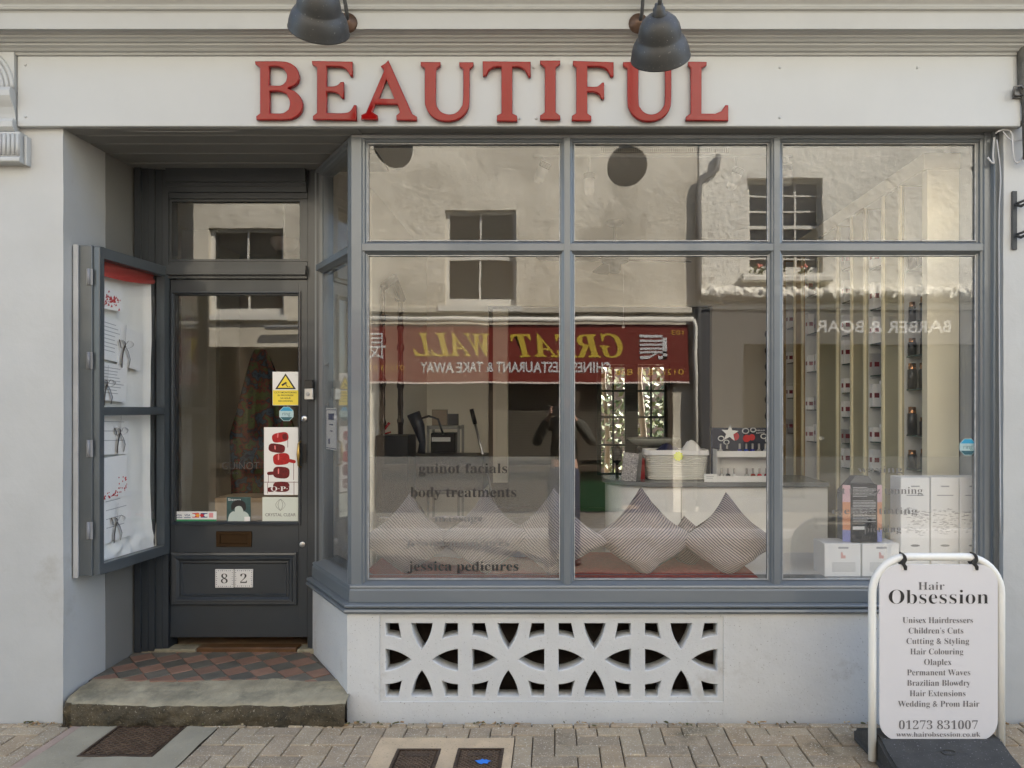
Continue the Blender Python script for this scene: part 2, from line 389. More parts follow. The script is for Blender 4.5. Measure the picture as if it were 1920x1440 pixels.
# rough-cast subdivided faces so wall edges are not razor clean
def roughbox(name, m_, par, x0, x1, y0, y1, z0, z1, amp=.0025, d=.06, bottom=False):
    bm = bmesh.new(); bmesh.ops.create_cube(bm, size=1)
    for v in bm.verts: v.co = Vector((x0+(v.co.x+.5)*(x1-x0), y0+(v.co.y+.5)*(y1-y0), z0+(v.co.z+.5)*(z1-z0)))
    for ax, L in ((0, x1-x0), (1, y1-y0), (2, z1-z0)):
        n = int(min(40, L/d))
        if n < 2: continue
        for k in range(1, n):
            co = Vector((0, 0, 0)); co[ax] = [x0, y0, z0][ax]+L*k/n; no = Vector((0, 0, 0)); no[ax] = 1
            bmesh.ops.bisect_plane(bm, geom=bm.verts[:]+bm.edges[:]+bm.faces[:], plane_co=co, plane_no=no)
    for v in bm.verts:
        nv = noise.noise_vector(v.co*5)+noise.noise_vector(v.co*19)*.5; v.co += nv*amp
        if bottom and v.co.z < z0+.02: v.co.z += abs(noise.noise(v.co*9))*.006
    me = bpy.data.meshes.new(name); bm.to_mesh(me); bm.free(); me.materials.append(m_)
    me.polygons.foreach_set('use_smooth', [False]*len(me.polygons)); return link(bpy.data.objects.new(name, me), par)
roughbox('pilaster', WALL, shop, -3.4, LX, .0, .335, -.02, 3.2, bottom=True)
roughbox('pilaster', WALL, shop, 2.178, 3.4, .02, .5, -.02, 3.2, bottom=True)
m = MB(); m.box(-3.4, LX+.002, .337, .70, 0, 3.2); m.build('reveal_wall', WALLD, shop)
# stall riser with its pierced blocks
BX0, BX1, BZ0, BZ1 = -.855, .825, .085, .500
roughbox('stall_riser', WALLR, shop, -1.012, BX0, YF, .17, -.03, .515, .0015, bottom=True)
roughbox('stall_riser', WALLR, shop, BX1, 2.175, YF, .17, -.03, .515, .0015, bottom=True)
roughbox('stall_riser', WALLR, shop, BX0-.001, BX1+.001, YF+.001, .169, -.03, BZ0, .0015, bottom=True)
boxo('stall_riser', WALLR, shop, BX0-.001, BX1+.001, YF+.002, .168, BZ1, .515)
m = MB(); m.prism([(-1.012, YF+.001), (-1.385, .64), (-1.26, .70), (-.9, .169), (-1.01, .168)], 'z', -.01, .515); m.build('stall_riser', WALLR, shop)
def poly_curve(polys, ext, bev=0, res=2, off=0):
    cu = bpy.data.curves.new('tmp', 'CURVE'); cu.dimensions = '2D'; cu.fill_mode = 'BOTH'; cu.extrude = ext; cu.bevel_depth = bev; cu.bevel_resolution = res; cu.offset = off
    for P in polys:
        sp = cu.splines.new('POLY'); sp.points.add(len(P)-1); sp.use_cyclic_u = True
        for i, p in enumerate(P): sp.points[i].co = (p[0], p[1], 0, 1)
    return curve_mesh(cu)
def arc(a, b, bulge, n=7):
    a, b = Vector(a), Vector(b); d = b-a; nn = Vector((-d.y, d.x))
    return [tuple(a+d*(k/n)+nn*bulge*4*(k/n)*(1-k/n)) for k in range(n+1)]
def block_holes(x, z, w_, h):
    tri = arc((.345, 0), (.5, .376), .075)[:-1]+arc((.5, .376), (.658, 0), .075)        # top petal
    cor = [(0, 0), (.19, 0)]+[(.24, .235)]+arc((.24, .235), (0, .18), .05)[1:]
    hs = []
    for fx, fy, sw, src in ((0, 0, 0, tri), (0, 1, 0, tri), (0, 0, 1, tri), (1, 0, 1, tri), (0, 0, 0, cor), (1, 0, 0, cor), (0, 1, 0, cor), (1, 1, 0, cor)):
        P = []
        for a, b in src:
            if sw: a, b = b, a
            if fx: a = 1-a
            if fy: b = 1-b
            P.append((x+a*w_, z-b*h))
        hs.append(P)
    return hs
bw = (BX1-BX0)/4
for i in range(4):
    x0 = BX0+i*bw; hx = PX(722+162*i, YF+.01); hw = 138*(YF+.01-CAMY)/F; hz = PZ(1167, YF+.01); hh = 140*(YF+.01-CAMY)/F
    me = poly_curve([[(x0, BZ0), (x0+bw, BZ0), (x0+bw, BZ1), (x0, BZ1)]]+block_holes(hx, hz, hw, hh), .045, .004, 1)
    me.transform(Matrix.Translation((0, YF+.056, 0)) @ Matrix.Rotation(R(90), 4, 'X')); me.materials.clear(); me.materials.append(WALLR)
    link(bpy.data.objects.new('pierced_block', me), shop)
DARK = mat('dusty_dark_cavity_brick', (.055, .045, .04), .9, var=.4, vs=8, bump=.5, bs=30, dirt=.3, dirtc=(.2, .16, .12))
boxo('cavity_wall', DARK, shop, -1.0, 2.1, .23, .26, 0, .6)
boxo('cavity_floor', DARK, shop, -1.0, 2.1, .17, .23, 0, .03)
# ---- step, tiles, threshold
STT = mat('worn_york_stone', (.31, .275, .19), .85, var=.25, vs=9, bump=.7, bs=30, speck=.25, specc=(.2, .18, .14), dirt=.75, ds=4, dirtc=(.18, .165, .115))
STF = mat('mossy_stone_edge', (.085, .068, .04), .95, var=.6, vs=18, bump=1, bs=40, bd=.02, speck=.5, specc=(.26, .23, .17), dirt=.6, ds=9, dirtc=(.022, .02, .012))
def step():
    m = MB(); x0, x1, y0, y1 = LX+.02, -1.0, -.035, .20
    def topz(x, y): 
        u = (x-x0)/(x1-x0); f = max(0, (.05-(y-y0))/.05)
        return .118+.02*max(0, (y-y0))/.2 - .012*f*f - .012*math.sin(math.pi*u) * (1 if y < .1 else .5) + .007*noise.noise(Vector((x*6, y*6, 1)))+.004*noise.noise(Vector((x*18, y*18, 1)))
    def fy(x, z): return y0+.016*noise.noise(Vector((x*5, z*8, 2)))+.014*noise.noise(Vector((x*17, z*20, 5)))+.008*noise.noise(Vector((x*45, z*60, 5)))+(.02 if x < x0+.04 else 0)
    n = 90
    m.grid(lambda u, v: (x0+(x1-x0)*u, fy(x0+(x1-x0)*u, .11) + (y1-fy(x0+(x1-x0)*u, .11))*v, topz(x0+(x1-x0)*u, y0+(y1-y0)*v)), n, 14, 0)
    m.grid(lambda u, v: (x0+(x1-x0)*u, fy(x0+(x1-x0)*u, -.01+v*.12)*(1 if v == 1 else 1)+.01*math.sin(math.pi*v)*-1*(v < 1), (-.01+(topz(x0+(x1-x0)*u, y0)+.01)*v)), n, 8, 1)
    m.add([(x0, y0+.02, -.01), (x0, y1, -.01), (x0, y1, .12), (x0, y0+.02, .11)], [(0, 1, 2, 3)], 1)
    m.build('doorstep', [STT, STF], shop)
step()
boxo('tile_bed', mat('tile_grout', (.10, .085, .07), .9), shop, LX+.003, -1.02, .19, .63, .0, .134)
TR = [mat('red_quarry_tile_%d' % i, c, .6, var=.15, vs=12, bump=.2, bs=50, dirt=.3, dirtc=(.17, .13, .10)) for i, c in enumerate([(.24, .14, .10), (.27, .16, .115), (.21, .13, .095)])]
TB = [mat('black_quarry_tile_%d' % i, c, .55, var=.2, vs=12, bump=.2, bs=50, dirt=.3, dirtc=(.15, .13, .10)) for i, c in enumerate([(.125, .117, .095), (.145, .132, .108), (.11, .104, .086)])]
def clip(poly, fn):
    out = []
    for i, p in enumerate(poly):
        q = poly[(i+1) % len(poly)]; a, b = fn(p), fn(q)
        if a >= 0: out.append(p)
        if (a >= 0) != (b >= 0): t = a/(a-b); out.append((p[0]+(q[0]-p[0])*t, p[1]+(q[1]-p[1])*t))
    return out
TS = .107; an = R(41)
e1 = Vector((math.cos(an), math.sin(an))); e2 = Vector((-e1.y, e1.x))
for i in range(-14, 15):
    for j in range(-14, 15):
        c = Vector((-1.75, .4))+e1*i*TS+e2*j*TS; h = TS/2-.0016
        P = [tuple(c+e1*a*h+e2*b*h) for a, b in ((-1, -1), (1, -1), (1, 1), (-1, 1))]
        P = clip(P, lambda p: p[0]-(LX+.008)); P = clip(P, lambda p: .615-p[1]); P = clip(P, lambda p: p[1]-(.185+.012*math.sin(p[0]*7))) if P else P
        if P: P = clip(P, lambda p: (-1.01-.665*(p[1]-.04))-p[0])
        if len(P) < 3: continue
        ar = abs(sum(P[k][0]*P[(k+1) % len(P)][1]-P[(k+1) % len(P)][0]*P[k][1] for k in range(len(P))))/2
        if ar < .0004: continue
        m = MB(); dz = random.uniform(-.0012, .0012); m.prism(P, 'z', .12, .139+dz+.012*(c.y-.2))
        m.build('floor_tile', random.choice(TR if (i+j) % 2 else TB), shop, bevel=.001)
boxo('threshold', BRASS if 0 else mat('worn_oak_threshold', (.10, .05, .02), .4, var=.3, vs=10, bump=.2), shop, PX(372, .63), PX(560, .63), .60, .68, .12, .168, bevel=.006)
boxo('threshold_stone', STT, shop, LX+.02, PX(372, .63), .595, .70, .12, .160, bevel=.006); boxo('threshold_stone', STT, shop, PX(560, .63), -1.33, .595, .70, .12, .160, bevel=.006)
# ---- soffit boards
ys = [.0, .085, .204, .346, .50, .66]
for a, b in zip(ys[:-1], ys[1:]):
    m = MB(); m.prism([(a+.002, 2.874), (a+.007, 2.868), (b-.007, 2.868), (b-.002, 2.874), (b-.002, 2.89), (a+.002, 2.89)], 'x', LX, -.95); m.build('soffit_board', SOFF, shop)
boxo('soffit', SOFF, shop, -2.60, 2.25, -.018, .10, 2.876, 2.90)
# ---- fascia and cornice
FX0, FX1 = PX(32, -.03), PX(1914, -.03)
boxo('fascia_board', FASC, shop, FX0, FX1, -.03, .0, 2.868, 3.205, bevel=.003)
sc = MB()
for px, py in ((48, 122), (48, 219), (1462, 127), (1462, 221), (1001, 127), (975, 223), (1005, 222), (1720, 127)):
    sc.lathe([(.0001, .004), (.005, .003), (.0065, 0), (.0065, -.002)], Matrix.Translation((PX(px, -.03), -.0305, PZ(py, -.03))) @ Matrix.Rotation(R(90), 4, 'X'), 10)
tag(sc.build('screw_cap', FASC, shop), kind='stuff')
prof = [(-.0, 3.205), (-.036, 3.205), (-.040, 3.212), (-.040, 3.216), (-.052, 3.219), (-.060, 3.229), (-.072, 3.236), (-.074, 3.244), (-.086, 3.246), (-.094, 3.256), (-.104, 3.260), (-.106, 3.268),
        (-.118, 3.269), (-.126, 3.276), (-.138, 3.278), (-.140, 3.272), (-.152, 3.272), (-.152, 3.345), (-.156, 3.352), (-.166, 3.356), (-.170, 3.366), (-.166, 3.376), (-.158, 3.380), (-.160, 3.384),
        (-.175, 3.40), (-.20, 3.43), (-.235, 3.455), (-.27, 3.47), (-.28, 3.475), (-.28, 3.50), (0, 3.53)]
m = MB(); m.prism([(p[0]+.0, p[1]) for p in prof], 'x', -3.6, 3.6); m.build('cornice', CORN, shop)
# console bracket at the left
def console():
    X0, X1 = -3.0, FX0-.004; z = lambda py: PZ(py, -.05)
    m = MB(); m.prism([(.0, 3.30), (-.036, 3.30), (-.045, 3.24), (-.046, z(165)), (-.03, z(170)), (.0, z(170))], 'x', X0, X1); m.box(X0, X1-.002, -.03, .0, z(245), z(171)); m.build('console_bracket', FASC, shop)
    m = MB(); m.prism([(-.03, z(165)-.001), (-.068, z(165)-.001), (-.073, z(172)), (-.072, z(182)), (-.062, z(190)), (-.046, z(200)), (-.036, z(212)), (-.031, z(221)), (-.03, z(222))], 'x', X0, X1-.001)
    m.prism([(-.029, z(222)), (-.050, z(222)), (-.058, z(228)), (-.056, z(238)), (-.042, z(244)), (-.029, z(246))], 'x', X0, X1+.001); m.build('scroll', FASC, shop, bevel=.002)
    cx, zc = X1-.176, z(165)
    m = MB()
    for k, r in enumerate((.170, .147, .124, .101, .078)): m.tube([(cx+r*math.cos(a), -.046, zc+r*1.12*math.sin(a)) for a in [math.pi*q/28 for q in range(29)]], .0095, 8)
    o = m.build('arch_moulding', FASC, shop); o['kind'] = 'stuff'
    XR = PX(36, -.055); m = MB(); m.box(X0, XR, -.050, .0, z(293), z(247))
    for k in range(12): x = XR-.010-k*.021; m.tube([(x, -.051, z(291)), (x, -.051, z(251))], .0085, 8)
    o = m.build('fluted_block', FASC, shop); o['kind'] = 'stuff'
    m = MB(); m.prism([(0, z(293)-.001), (-.052, z(293)-.001), (-.062, z(296)), (-.062, z(303)), (-.052, z(305)), (0, z(305))], 'x', X0, XR+.004); m.box(XR+.005, PX(50, -.03), -.03, -.0, z(307), z(252)); m.build('bracket_foot', FASC, shop, bevel=.002)
console()
# upper floor, back and side walls, roof (the mass that shades the street)
BRK = mat('upper_render', (.5, .49, .46), .7, bump=.2, bs=15)
m = MB(); m.box(-3.6, 3.6, .03, .35, 3.53, 5.9); m.box(-3.6, -3.4, .03, 7.2, -.3, 5.9); m.box(3.4, 3.6, .03, 7.2, -.3, 5.9); m.build('upper_wall', BRK, shop)
m = MB(); m.box(-3.4, 3.4, .0, .35, 3.2, 3.53); m.build('lintel_wall', BRK, shop)
m = MB(); m.prism([(-.1, 5.9), (3.6, 7.3), (7.3, 5.9)], 'x', -3.62, 3.62); m.build('roof', mat('slate_roof', (.09, .09, .10), .6, bump=.3, bs=10), shop)
for x in (-2.0, .9):
    f = MB(); f.box(x, x+1.0, .0, .05, 4.0, 5.3); f = f.build('window', WHITE, shop, bevel=.004)
    boxo('pane', GLD, f, x+.06, x+.94, -.006, -.002, 4.06, 5.24)
# ---- window frame
A0, A1, A2 = (2.18, .07), (-.997, .07), (-1.363, .63)     # right end, corner, door jamb
path = [A2, A1, A0]
ZT0, ZT1 = PZ(478, .07), PZ(450, .07); ZB, ZH = PZ(1087, .09), PZ(268, .09)
win = MB()
win.sweep(path, [(-.09, ZH), (-.03, ZH), (-.018, ZH+.004), (-.012, ZH+.012), (.0, ZH+.016), (.004, ZH+.03), (-.008, ZH+.036), (-.008, 2.876), (-.09, 2.876)])
win.sweep(path, [(-.07, ZT0+.004), (-.03, ZT0+.006), (-.014, ZT0+.016), (.0, ZT0+.022), (.0, ZT1-.018), (-.012, ZT1-.012), (-.03, ZT1-.002), (-.07, ZT1)])
win.build('window_head', FRAME, shop)
sill = MB()
sill.sweep(path, [(-.13, ZB-.03), (-.13, ZB+.002), (-.04, ZB), (-.03, ZB-.004), (.012, ZB-.022), (.016, ZB-.030), (.010, ZB-.036), (.016, ZB-.046), (.018, ZB-.102), (.008, ZB-.108), (-.13, ZB-.108)])
sill.sweep(path, [(-.12, .545), (-.12, .5655), (.02, .566), (.042, .562), (.046, .556), (.044, .549), (.034, .545)])
sill.sweep(path, [(-.11, .512), (-.11, .5435), (.030, .5435), (.046, .538), (.050, .530), (.046, .521), (.036, .516), (.018, .512)])
sill.build('window_sill', FRAME, shop)
def mull(x0, x1, kind='m', name='mullion', M=None):
    m = MB(M); w_ = x1-x0; yb, yf = .13, .066
    prof = [(x0, yb), (x0, yf+.030), (x0+w_*.12, yf+.026), (x0+w_*.16, yf+.012), (x0+w_*.27, yf+.008), (x0+w_*.30, yf), (x0+w_*.70, yf), (x0+w_*.73, yf+.008), (x0+w_*.84, yf+.012), (x0+w_*.88, yf+.026), (x1, yf+.030), (x1, yb)]
    m.prism(prof, 'z', ZB-.03, ZH+.02)
    m.add([], [])
    return m.build(name, FRAME, shop)
MX = [(-.997, -.926), (.026, .097), (1.058, 1.128), (2.086, 2.178)]
mull(*MX[1]); mull(*MX[2])
m = MB(); x1 = MX[0][1]
m.prism([(x1, .13), (x1, .096), (x1-.008, .092), (x1-.011, .078), (x1-.02, .075), (x1-.024, .066), (-.999, .066), (-1.022, .09), (-1.035, .125), (-1.02, .15), (-.96, .14)], 'z', ZB-.03, ZH+.02)
m.build('corner_post', FRAME, shop)
m = MB(); x0 = MX[3][0]
m.prism([(x0, .13), (x0, .096), (x0+.010, .092), (x0+.013, .078), (x0+.022, .074), (x0+.026, .064), (x0+.055, .062), (x0+.058, .05), (x0+.068, .046), (x0+.072, .058), (x0+.092, .056), (x0+.092, .13)], 'z', .566, 2.876)
m.build('end_post', FRAME, shop)
# putty beads round the front panes
PUT = mat('worn_putty_line', (.42, .43, .44), .5, var=.3, vs=25, bump=.3, bs=60)
panes = []
for i in range(3):
    xa, xb = MX[i][1], MX[i+1][0]
    for lab, za, zb in (('upper', ZT1, ZH), ('lower', ZB, ZT0+.004)):
        m = MB(); m.box(xa-.004, xb+.004, .104, .108, za-.004, zb+.004)
        p = m.build('window_pane', GL[i], shop); panes.append(p)
        m = MB(); e = .0035
        m.box(xa, xa+e, .094, .1035, za, zb); m.box(xb-e, xb, .094, .1035, za, zb); m.box(xa+e, xb-e, .094, .1035, za, za+e); m.box(xa+e, xb-e, .094, .1035, zb-e, zb)
        m.build('putty_line', PUT, p)
# splayed side: local frame with x from door jamb to corner, y inward
sv = Vector((A1[0]-A2[0], A1[1]-A2[1])); SL = sv.length; sa = math.atan2(sv.y, sv.x)
SM = Matrix.Translation((A2[0], A2[1], 0)) @ Matrix.Rotation(sa, 4, 'Z')
m = MB(SM); m.prism([(-.02, .09), (-.02, .0), (.02, -.004), (.03, .008), (.045, .012), (.05, .03), (.058, .034), (.058, .09)], 'z', ZB-.03, ZH+.02); m.build('jamb_post', FRAME, shop)
m = MB(SM); m.prism([(SL-.052, .06), (SL-.052, .034), (SL-.045, .03), (SL-.04, .014), (SL-.004, .01), (SL-.004, .06)], 'z', ZB-.0, ZH+.0); m.build('corner_bead', FRAME, shop)
for za, zb in ((ZT1, ZH), (ZB, ZT0+.004)):
    m = MB(SM); m.box(.05, SL-.03, .036, .040, za-.004, zb+.004); m.build('side_pane', GLS, shop)
# frosted film on the inside of the outer lower panes
for i in (0, 2):
    m = MB(); m.box(MX[i][1], MX[i+1][0], .1085, .1089, ZB, PZ(856, .108)); m.build('frosted_film', FILM if i == 0 else FILM2, shop)
# lettering on the left window film
TI = wallM(.1025)
yy = .1025
for body, a, b, base, cap in (('guinot facials', 785, 951, 887, 20), ('body treatments', 769, 968, 932, 21), ('massage', 815, 905, 978, 14), ('jessica manicures', 760, 955, 1024, 14), ('jessica pedicures', 764, 972, 1070, 19)):
    text('window_lettering', body, PX(a, yy), PX(b, yy), PZ(base, yy), cap*.9*(yy-CAMY)/F, TI, INKF if body in ('massage', 'jessica manicures') else INK, shop, 'serif', -.004)
for body, a, b, base, cap in (('waxing', 1608, 1692, 886, 13), ('st tropez tanning', 1570, 1730, 926, 14), ('eyelash tinting', 1560, 1720, 964, 14), ('piercing', 1620, 1690, 998, 14)):
    text('window_lettering', body, PX(a, yy), PX(b, yy), PZ(base, yy), cap*.9*(yy-CAMY)/F, TI, INKF, shop, 'serif', -.006)
# ---- door frame and door
DY = .63
dX = lambda px: PX(px, DY); dZ = lambda py: PZ(py, DY)
df = MB()
def jamb(m, xa, xb, n, z0, z1, y0, y1):     # stepped moulding of n fillets from xa (outer) to xb (inner)
    for k in range(n):
        a = xa+(xb-xa)*k/n; b = xa+(xb-xa)*(k+1)/n; m.box(min(a, b), max(a, b), y0+(y1-y0)*k/n+(.006 if k % 2 else 0), .72, z0, z1)
jamb(df, dX(262), dX(318), 5, .15, 2.868, .575, .625)
jamb(df, dX(603), dX(577), 4, .15, 2.868, .60, .628)
for k, (a, b, y) in enumerate(((318, 345, .585), (345, 352, .60), (352, 362, .605), (362, 373, .622))): df.box(dX(318), dX(577), y, .72, dZ(b), dZ(a))
for k, (a, b, y) in enumerate(((491, 500, .622), (500, 508, .592), (508, 517, .588), (517, 523, .612))): df.box(dX(318), dX(577), y, .72, dZ(b), dZ(a))
df.build('door_frame', DOORP, shop)
m = MB(); m.box(dX(316), dX(568), .640, .645, dZ(491), dZ(373)); fl = m.build('fanlight', GLD, shop)
m = MB(); e = .012; a, b, c, d = dX(318), dX(566), dZ(490), dZ(374)
m.box(a, a+e, .628, .639, c, d); m.box(b-e, b, .628, .639, c, d); m.box(a+e, b-e, .628, .639, c, c+e); m.box(a+e, b-e, .628, .639, d-e, d); m.box(b, dX(577), .625, .72, c, d); m.build('fanlight_bead', DOORP, fl)
door = MB(); Y0, Y1 = .632, .675
gx0, gx1, gz0, gz1 = dX(328), dX(560), dZ(978), dZ(553)
door.box(dX(319), gx0, Y0, Y1, dZ(1195), dZ(524)); door.box(gx1, dX(576.5), Y0, Y1, dZ(1195), dZ(524))
door.box(gx0, gx1, Y0, Y1, gz1, dZ(524)); door.box(gx0, gx1, Y0, Y1, dZ(1195), gz0)
door = door.build('door', DOORP, shop, bevel=.002)
def raised(m, x0, x1, z0, z1, y, steps):     # nested picture-frame moulding; steps (inset, out)
    for k in range(len(steps)-1):
        (i0, o0), (i1, o1) = steps[k], steps[k+1]
        a = [(x0+i0, y-o0, z0+i0), (x1-i0, y-o0, z0+i0), (x1-i0, y-o0, z1-i0), (x0+i0, y-o0, z1-i0)]
        b = [(x0+i1, y-o1, z0+i1), (x1-i1, y-o1, z0+i1), (x1-i1, y-o1, z1-i1), (x0+i1, y-o1, z1-i1)]
        m.add(a+b, [(q, (q+1) % 4, 4+(q+1) % 4, 4+q) for q in range(4)])
m = MB(); raised(m, dX(322), dX(557), dZ(1134), dZ(1036), Y0, [(0, -.001), (.0, .014), (.010, .018), (.02, .016), (.024, .022), (.034, .020), (.046, .008), (.056, .010), (.064, -.001)]); m.build('panel_moulding', DOORP, door)
m = MB(); raised(m, gx0-.022, gx1+.012, gz0-.02, gz1+.02, Y0, [(0, -.001), (0, .010), (.008, .012), (.014, .004), (.020, -.01)]); m.build('glazing_bead', DOORP, door)
boxo('door_pane', GLD, door, gx0, gx1, .652, .656, gz0, gz1)
LB = mat('dark_bronze', (.05, .028, .012), .35, metal=.7, var=.2)
m = MB(); a, b, c, d = dX(406), dX(472), dZ(1025), dZ(996)
m.box(a, b, Y0-.008, Y0-.001, c, c+.018); m.box(a, b, Y0-.008, Y0-.001, d-.018, d); m.box(a, a+.022, Y0-.008, Y0-.001, c+.018, d-.018); m.box(b-.022, b, Y0-.008, Y0-.001, c+.018, d-.018); m.box(a+.023, b-.023, Y0-.005, Y0-.002, c+.019, d-.019)
m.build('letterbox', LB, door, bevel=.001)
def disc(name, m_, par, x, z, r, y, dep=.008):
    m = MB(); m.lathe([(.0001, dep), (r*.8, dep), (r, dep*.6), (r, 0)], Matrix.Translation((x, y, z)) @ Matrix.Rotation(R(90), 4, 'X'), 20); return m.build(name, m_, par)
disc('lock_cylinder', STEEL, door, dX(571), dZ(785), .019, Y0, .012)
m = MB(); m.box(dX(571)-.002, dX(571)+.002, Y0-.0145, Y0-.0125, dZ(788), dZ(783)); m.build('keyhole', BLACK, door)
disc('keyhole_cover', STEEL, door, dX(567), dZ(1021), .017, Y0, .006)
m = MB(); m.tube([(dX(563), Y0-.005, dZ(828)), (dX(563), Y0-.03, dZ(832)), (dX(563), Y0-.034, dZ(852)), (dX(563), Y0-.03, dZ(872)), (dX(563), Y0-.005, dZ(876))], [.007, .006, .010, .006, .007], 10); m.build('door_handle', BRASS, door)
m = MB(); m.box(dX(568), dX(574), Y0-.006, Y0-.001, dZ(868), dZ(832)); m.build('latch_plate', BLACK, door)
# number tiles
TILE = mat('glazed_white_tile', (.72, .72, .72), .15, var=.01, coat=.5)
NAVY = mat('navy_glaze', (.02, .025, .09), .3, var=0)
for px0, px1, ch in ((404, 439, '8'), (440, 475, '2')):
    a, b, c, d = dX(px0), dX(px1), dZ(1101.5 if ch == '8' else 1101), dZ(1067)
    ntl = thing('number_tile', '%s white glazed tile of the door panel pair, painted with the figure %s' % (('left hand', 'eight') if ch == '8' else ('right hand', 'two')), 'number tile', ((a+b)/2, Y0, c), group='house number tiles')
    boxo('tile', TILE, ntl, a+.001, b-.001, Y0-.008, Y0, c, d, bevel=.001)
    text('numeral', ch, a+(b-a)*.32, a+(b-a)*.68, c+(d-c)*.24, (d-c)*.5, wallM(Y0-.0085), INK, ntl, 'serif', -.012)
    m = MB(); n = 9
    for k in range(n):
        for (u, v, r) in ((k/(n-1), 0, 0), (k/(n-1), 1, 0), (0, k/(n-1), 0), (1, k/(n-1), 0)):
            xx, zz = a+.008+(b-a-.016)*u, c+.008+(d-c-.016)*v; s_ = .0032*(1 if k % 2 else .7)
            m.add([(xx-s_, Y0-.0083, zz), (xx, Y0-.0083, zz-s_), (xx+s_, Y0-.0083, zz), (xx, Y0-.0083, zz+s_)], [(0, 1, 2, 3)])
    for u in (.14, .86): m.ball((a+(b-a)*u, Y0-.0082, (c+d)/2), .0016, 6)
    m.build('border_pattern', NAVY, ntl)
# doorbell
bx, bz = PX(582, .60), PZ(731, .60)
t = thing('video_doorbell', 'small black and silver video doorbell on the right door jamb', 'doorbell', (bx, .597, bz-.055))
boxo('face_plate', mat('satin_nickel', (.55, .55, .54), .35, metal=.8), t, bx-.024, bx+.024, .568, .596, bz-.055, bz+.008, bevel=.003)
boxo('camera_housing', BLACK, t, bx-.024, bx+.024, .568, .596, bz+.009, bz+.055, bevel=.003)
disc('button', mat('button_grey', (.35, .35, .35), .3), t, bx-.004, bz-.025, .011, .568, .003)
# ================================================================== NAME SIGN
def smooth(P, n=6, lim=42):
    P = [Vector(p) for p in P]; N = len(P); ang = []
    for i in range(N):
        a, b = P[i]-P[i-1], P[(i+1) % N]-P[i]; ang.append(math.degrees(abs(a.angle(b))) if a.length and b.length else 0)
    out = []
    for i in range(N):
        p1, p2 = P[i], P[(i+1) % N]; s1, s2 = 3 < ang[i] < lim, 3 < ang[(i+1) % N] < lim
        out.append(tuple(p1))
        if s1 or s2:
            p0 = P[i-1] if s1 else p1*2-p2*1-(P[(i+2) % N]-p2)*-.0 if False else (P[i-1] if s1 else p1)
            p3 = P[(i+2) % N] if s2 else p2
            for k in range(1, n):
                t = k/n; out.append(tuple(.5*((2*p1)+(-p0+p2)*t+(2*p0-5*p1+4*p2-p3)*t*t+(-p0+3*p1-3*p2+p3)*t**3)))
    return out
UO = [(1313, 62), (1462, 62), (1462, 90), (1430, 112), (1430, 360), (1445, 410), (1475, 443), (1530, 458), (1580, 445), (1615, 408), (1632, 350), (1633, 112), (1603, 92), (1603, 62), (1710, 62), (1710, 92), (1682, 112), (1680, 350), (1668, 420), (1630, 473), (1575, 503), (1512, 512), (1440, 500), (1385, 460), (1352, 400), (1345, 340), (1345, 112), (1313, 90)]
UO2 = [(x-1345+1105 if x < 1500 else (x-1633)+1387, y) for x, y in UO]
LET = [
 ('B', 460, [[(72, 60), (250, 60), (325, 70), (380, 105), (403, 160), (398, 205), (370, 240), (318, 262), (375, 287), (415, 330), (430, 385), (415, 440), (370, 480), (300, 497), (80, 498), (78, 470), (108, 448), (110, 108), (75, 85)],
   [(180, 100), (240, 100), (285, 115), (312, 165), (303, 212), (265, 240), (180, 240)], [(182, 285), (250, 285), (305, 302), (333, 365), (322, 420), (275, 447), (182, 447)]]),
 ('E', 460, [[(500, 60), (803, 60), (803, 168), (785, 168), (762, 128), (735, 108), (700, 100), (612, 100), (612, 248), (655, 248), (690, 238), (715, 213), (738, 213), (738, 335), (720, 335), (695, 304), (650, 290), (612, 290), (612, 447), (735, 447), (785, 430), (812, 385), (832, 385), (832, 500), (508, 500), (508, 472), (538, 448), (538, 110), (503, 88)]]),
 ('A', 460, [[(1072, 50), (1252, 452), (1285, 470), (1285, 500), (1133, 500), (1130, 465), (1158, 440), (1140, 382), (975, 382), (952, 440), (992, 465), (992, 498), (870, 498), (870, 465), (905, 448), (1040, 130), (1015, 98), (1050, 75)], [(1057, 195), (1117, 340), (1003, 340)]]),
 ('U', 460, [UO]),
 ('T', 900, [[(20, 62), (380, 62), (380, 175), (362, 175), (338, 128), (310, 108), (280, 102), (243, 102), (243, 448), (278, 465), (280, 508), (126, 508), (126, 465), (160, 448), (160, 102), (130, 102), (95, 110), (68, 130), (45, 172), (22, 172)]]),
 ('I', 900, [[(450, 55), (602, 55), (602, 82), (568, 108), (568, 440), (602, 465), (602, 497), (450, 497), (450, 465), (486, 440), (486, 108), (450, 82)]]),
 ('F', 900, [[(696, 62), (1003, 65), (1003, 172), (980, 172), (955, 128), (930, 110), (895, 102), (806, 102), (806, 250), (865, 250), (893, 240), (915, 217), (932, 217), (932, 340), (912, 340), (890, 304), (850, 290), (806, 290), (806, 448), (836, 468), (836, 505), (690, 505), (690, 468), (722, 448), (722, 112), (696, 92)]]),
 ('U', 900, [UO2]),
 ('L', 900, [[(1560, 65), (1700, 65), (1700, 92), (1662, 112), (1662, 450), (1765, 450), (1812, 430), (1842, 385), (1865, 385), (1865, 503), (1545, 503), (1545, 475), (1580, 450), (1580, 112), (1560, 92)]])]
YS = -.055
sign = thing('shop_name_sign', 'raised glossy red capital letters on the pale fascia spelling BEAUTIFUL', 'sign', (PX(922, -.03), -.03, 2.95))
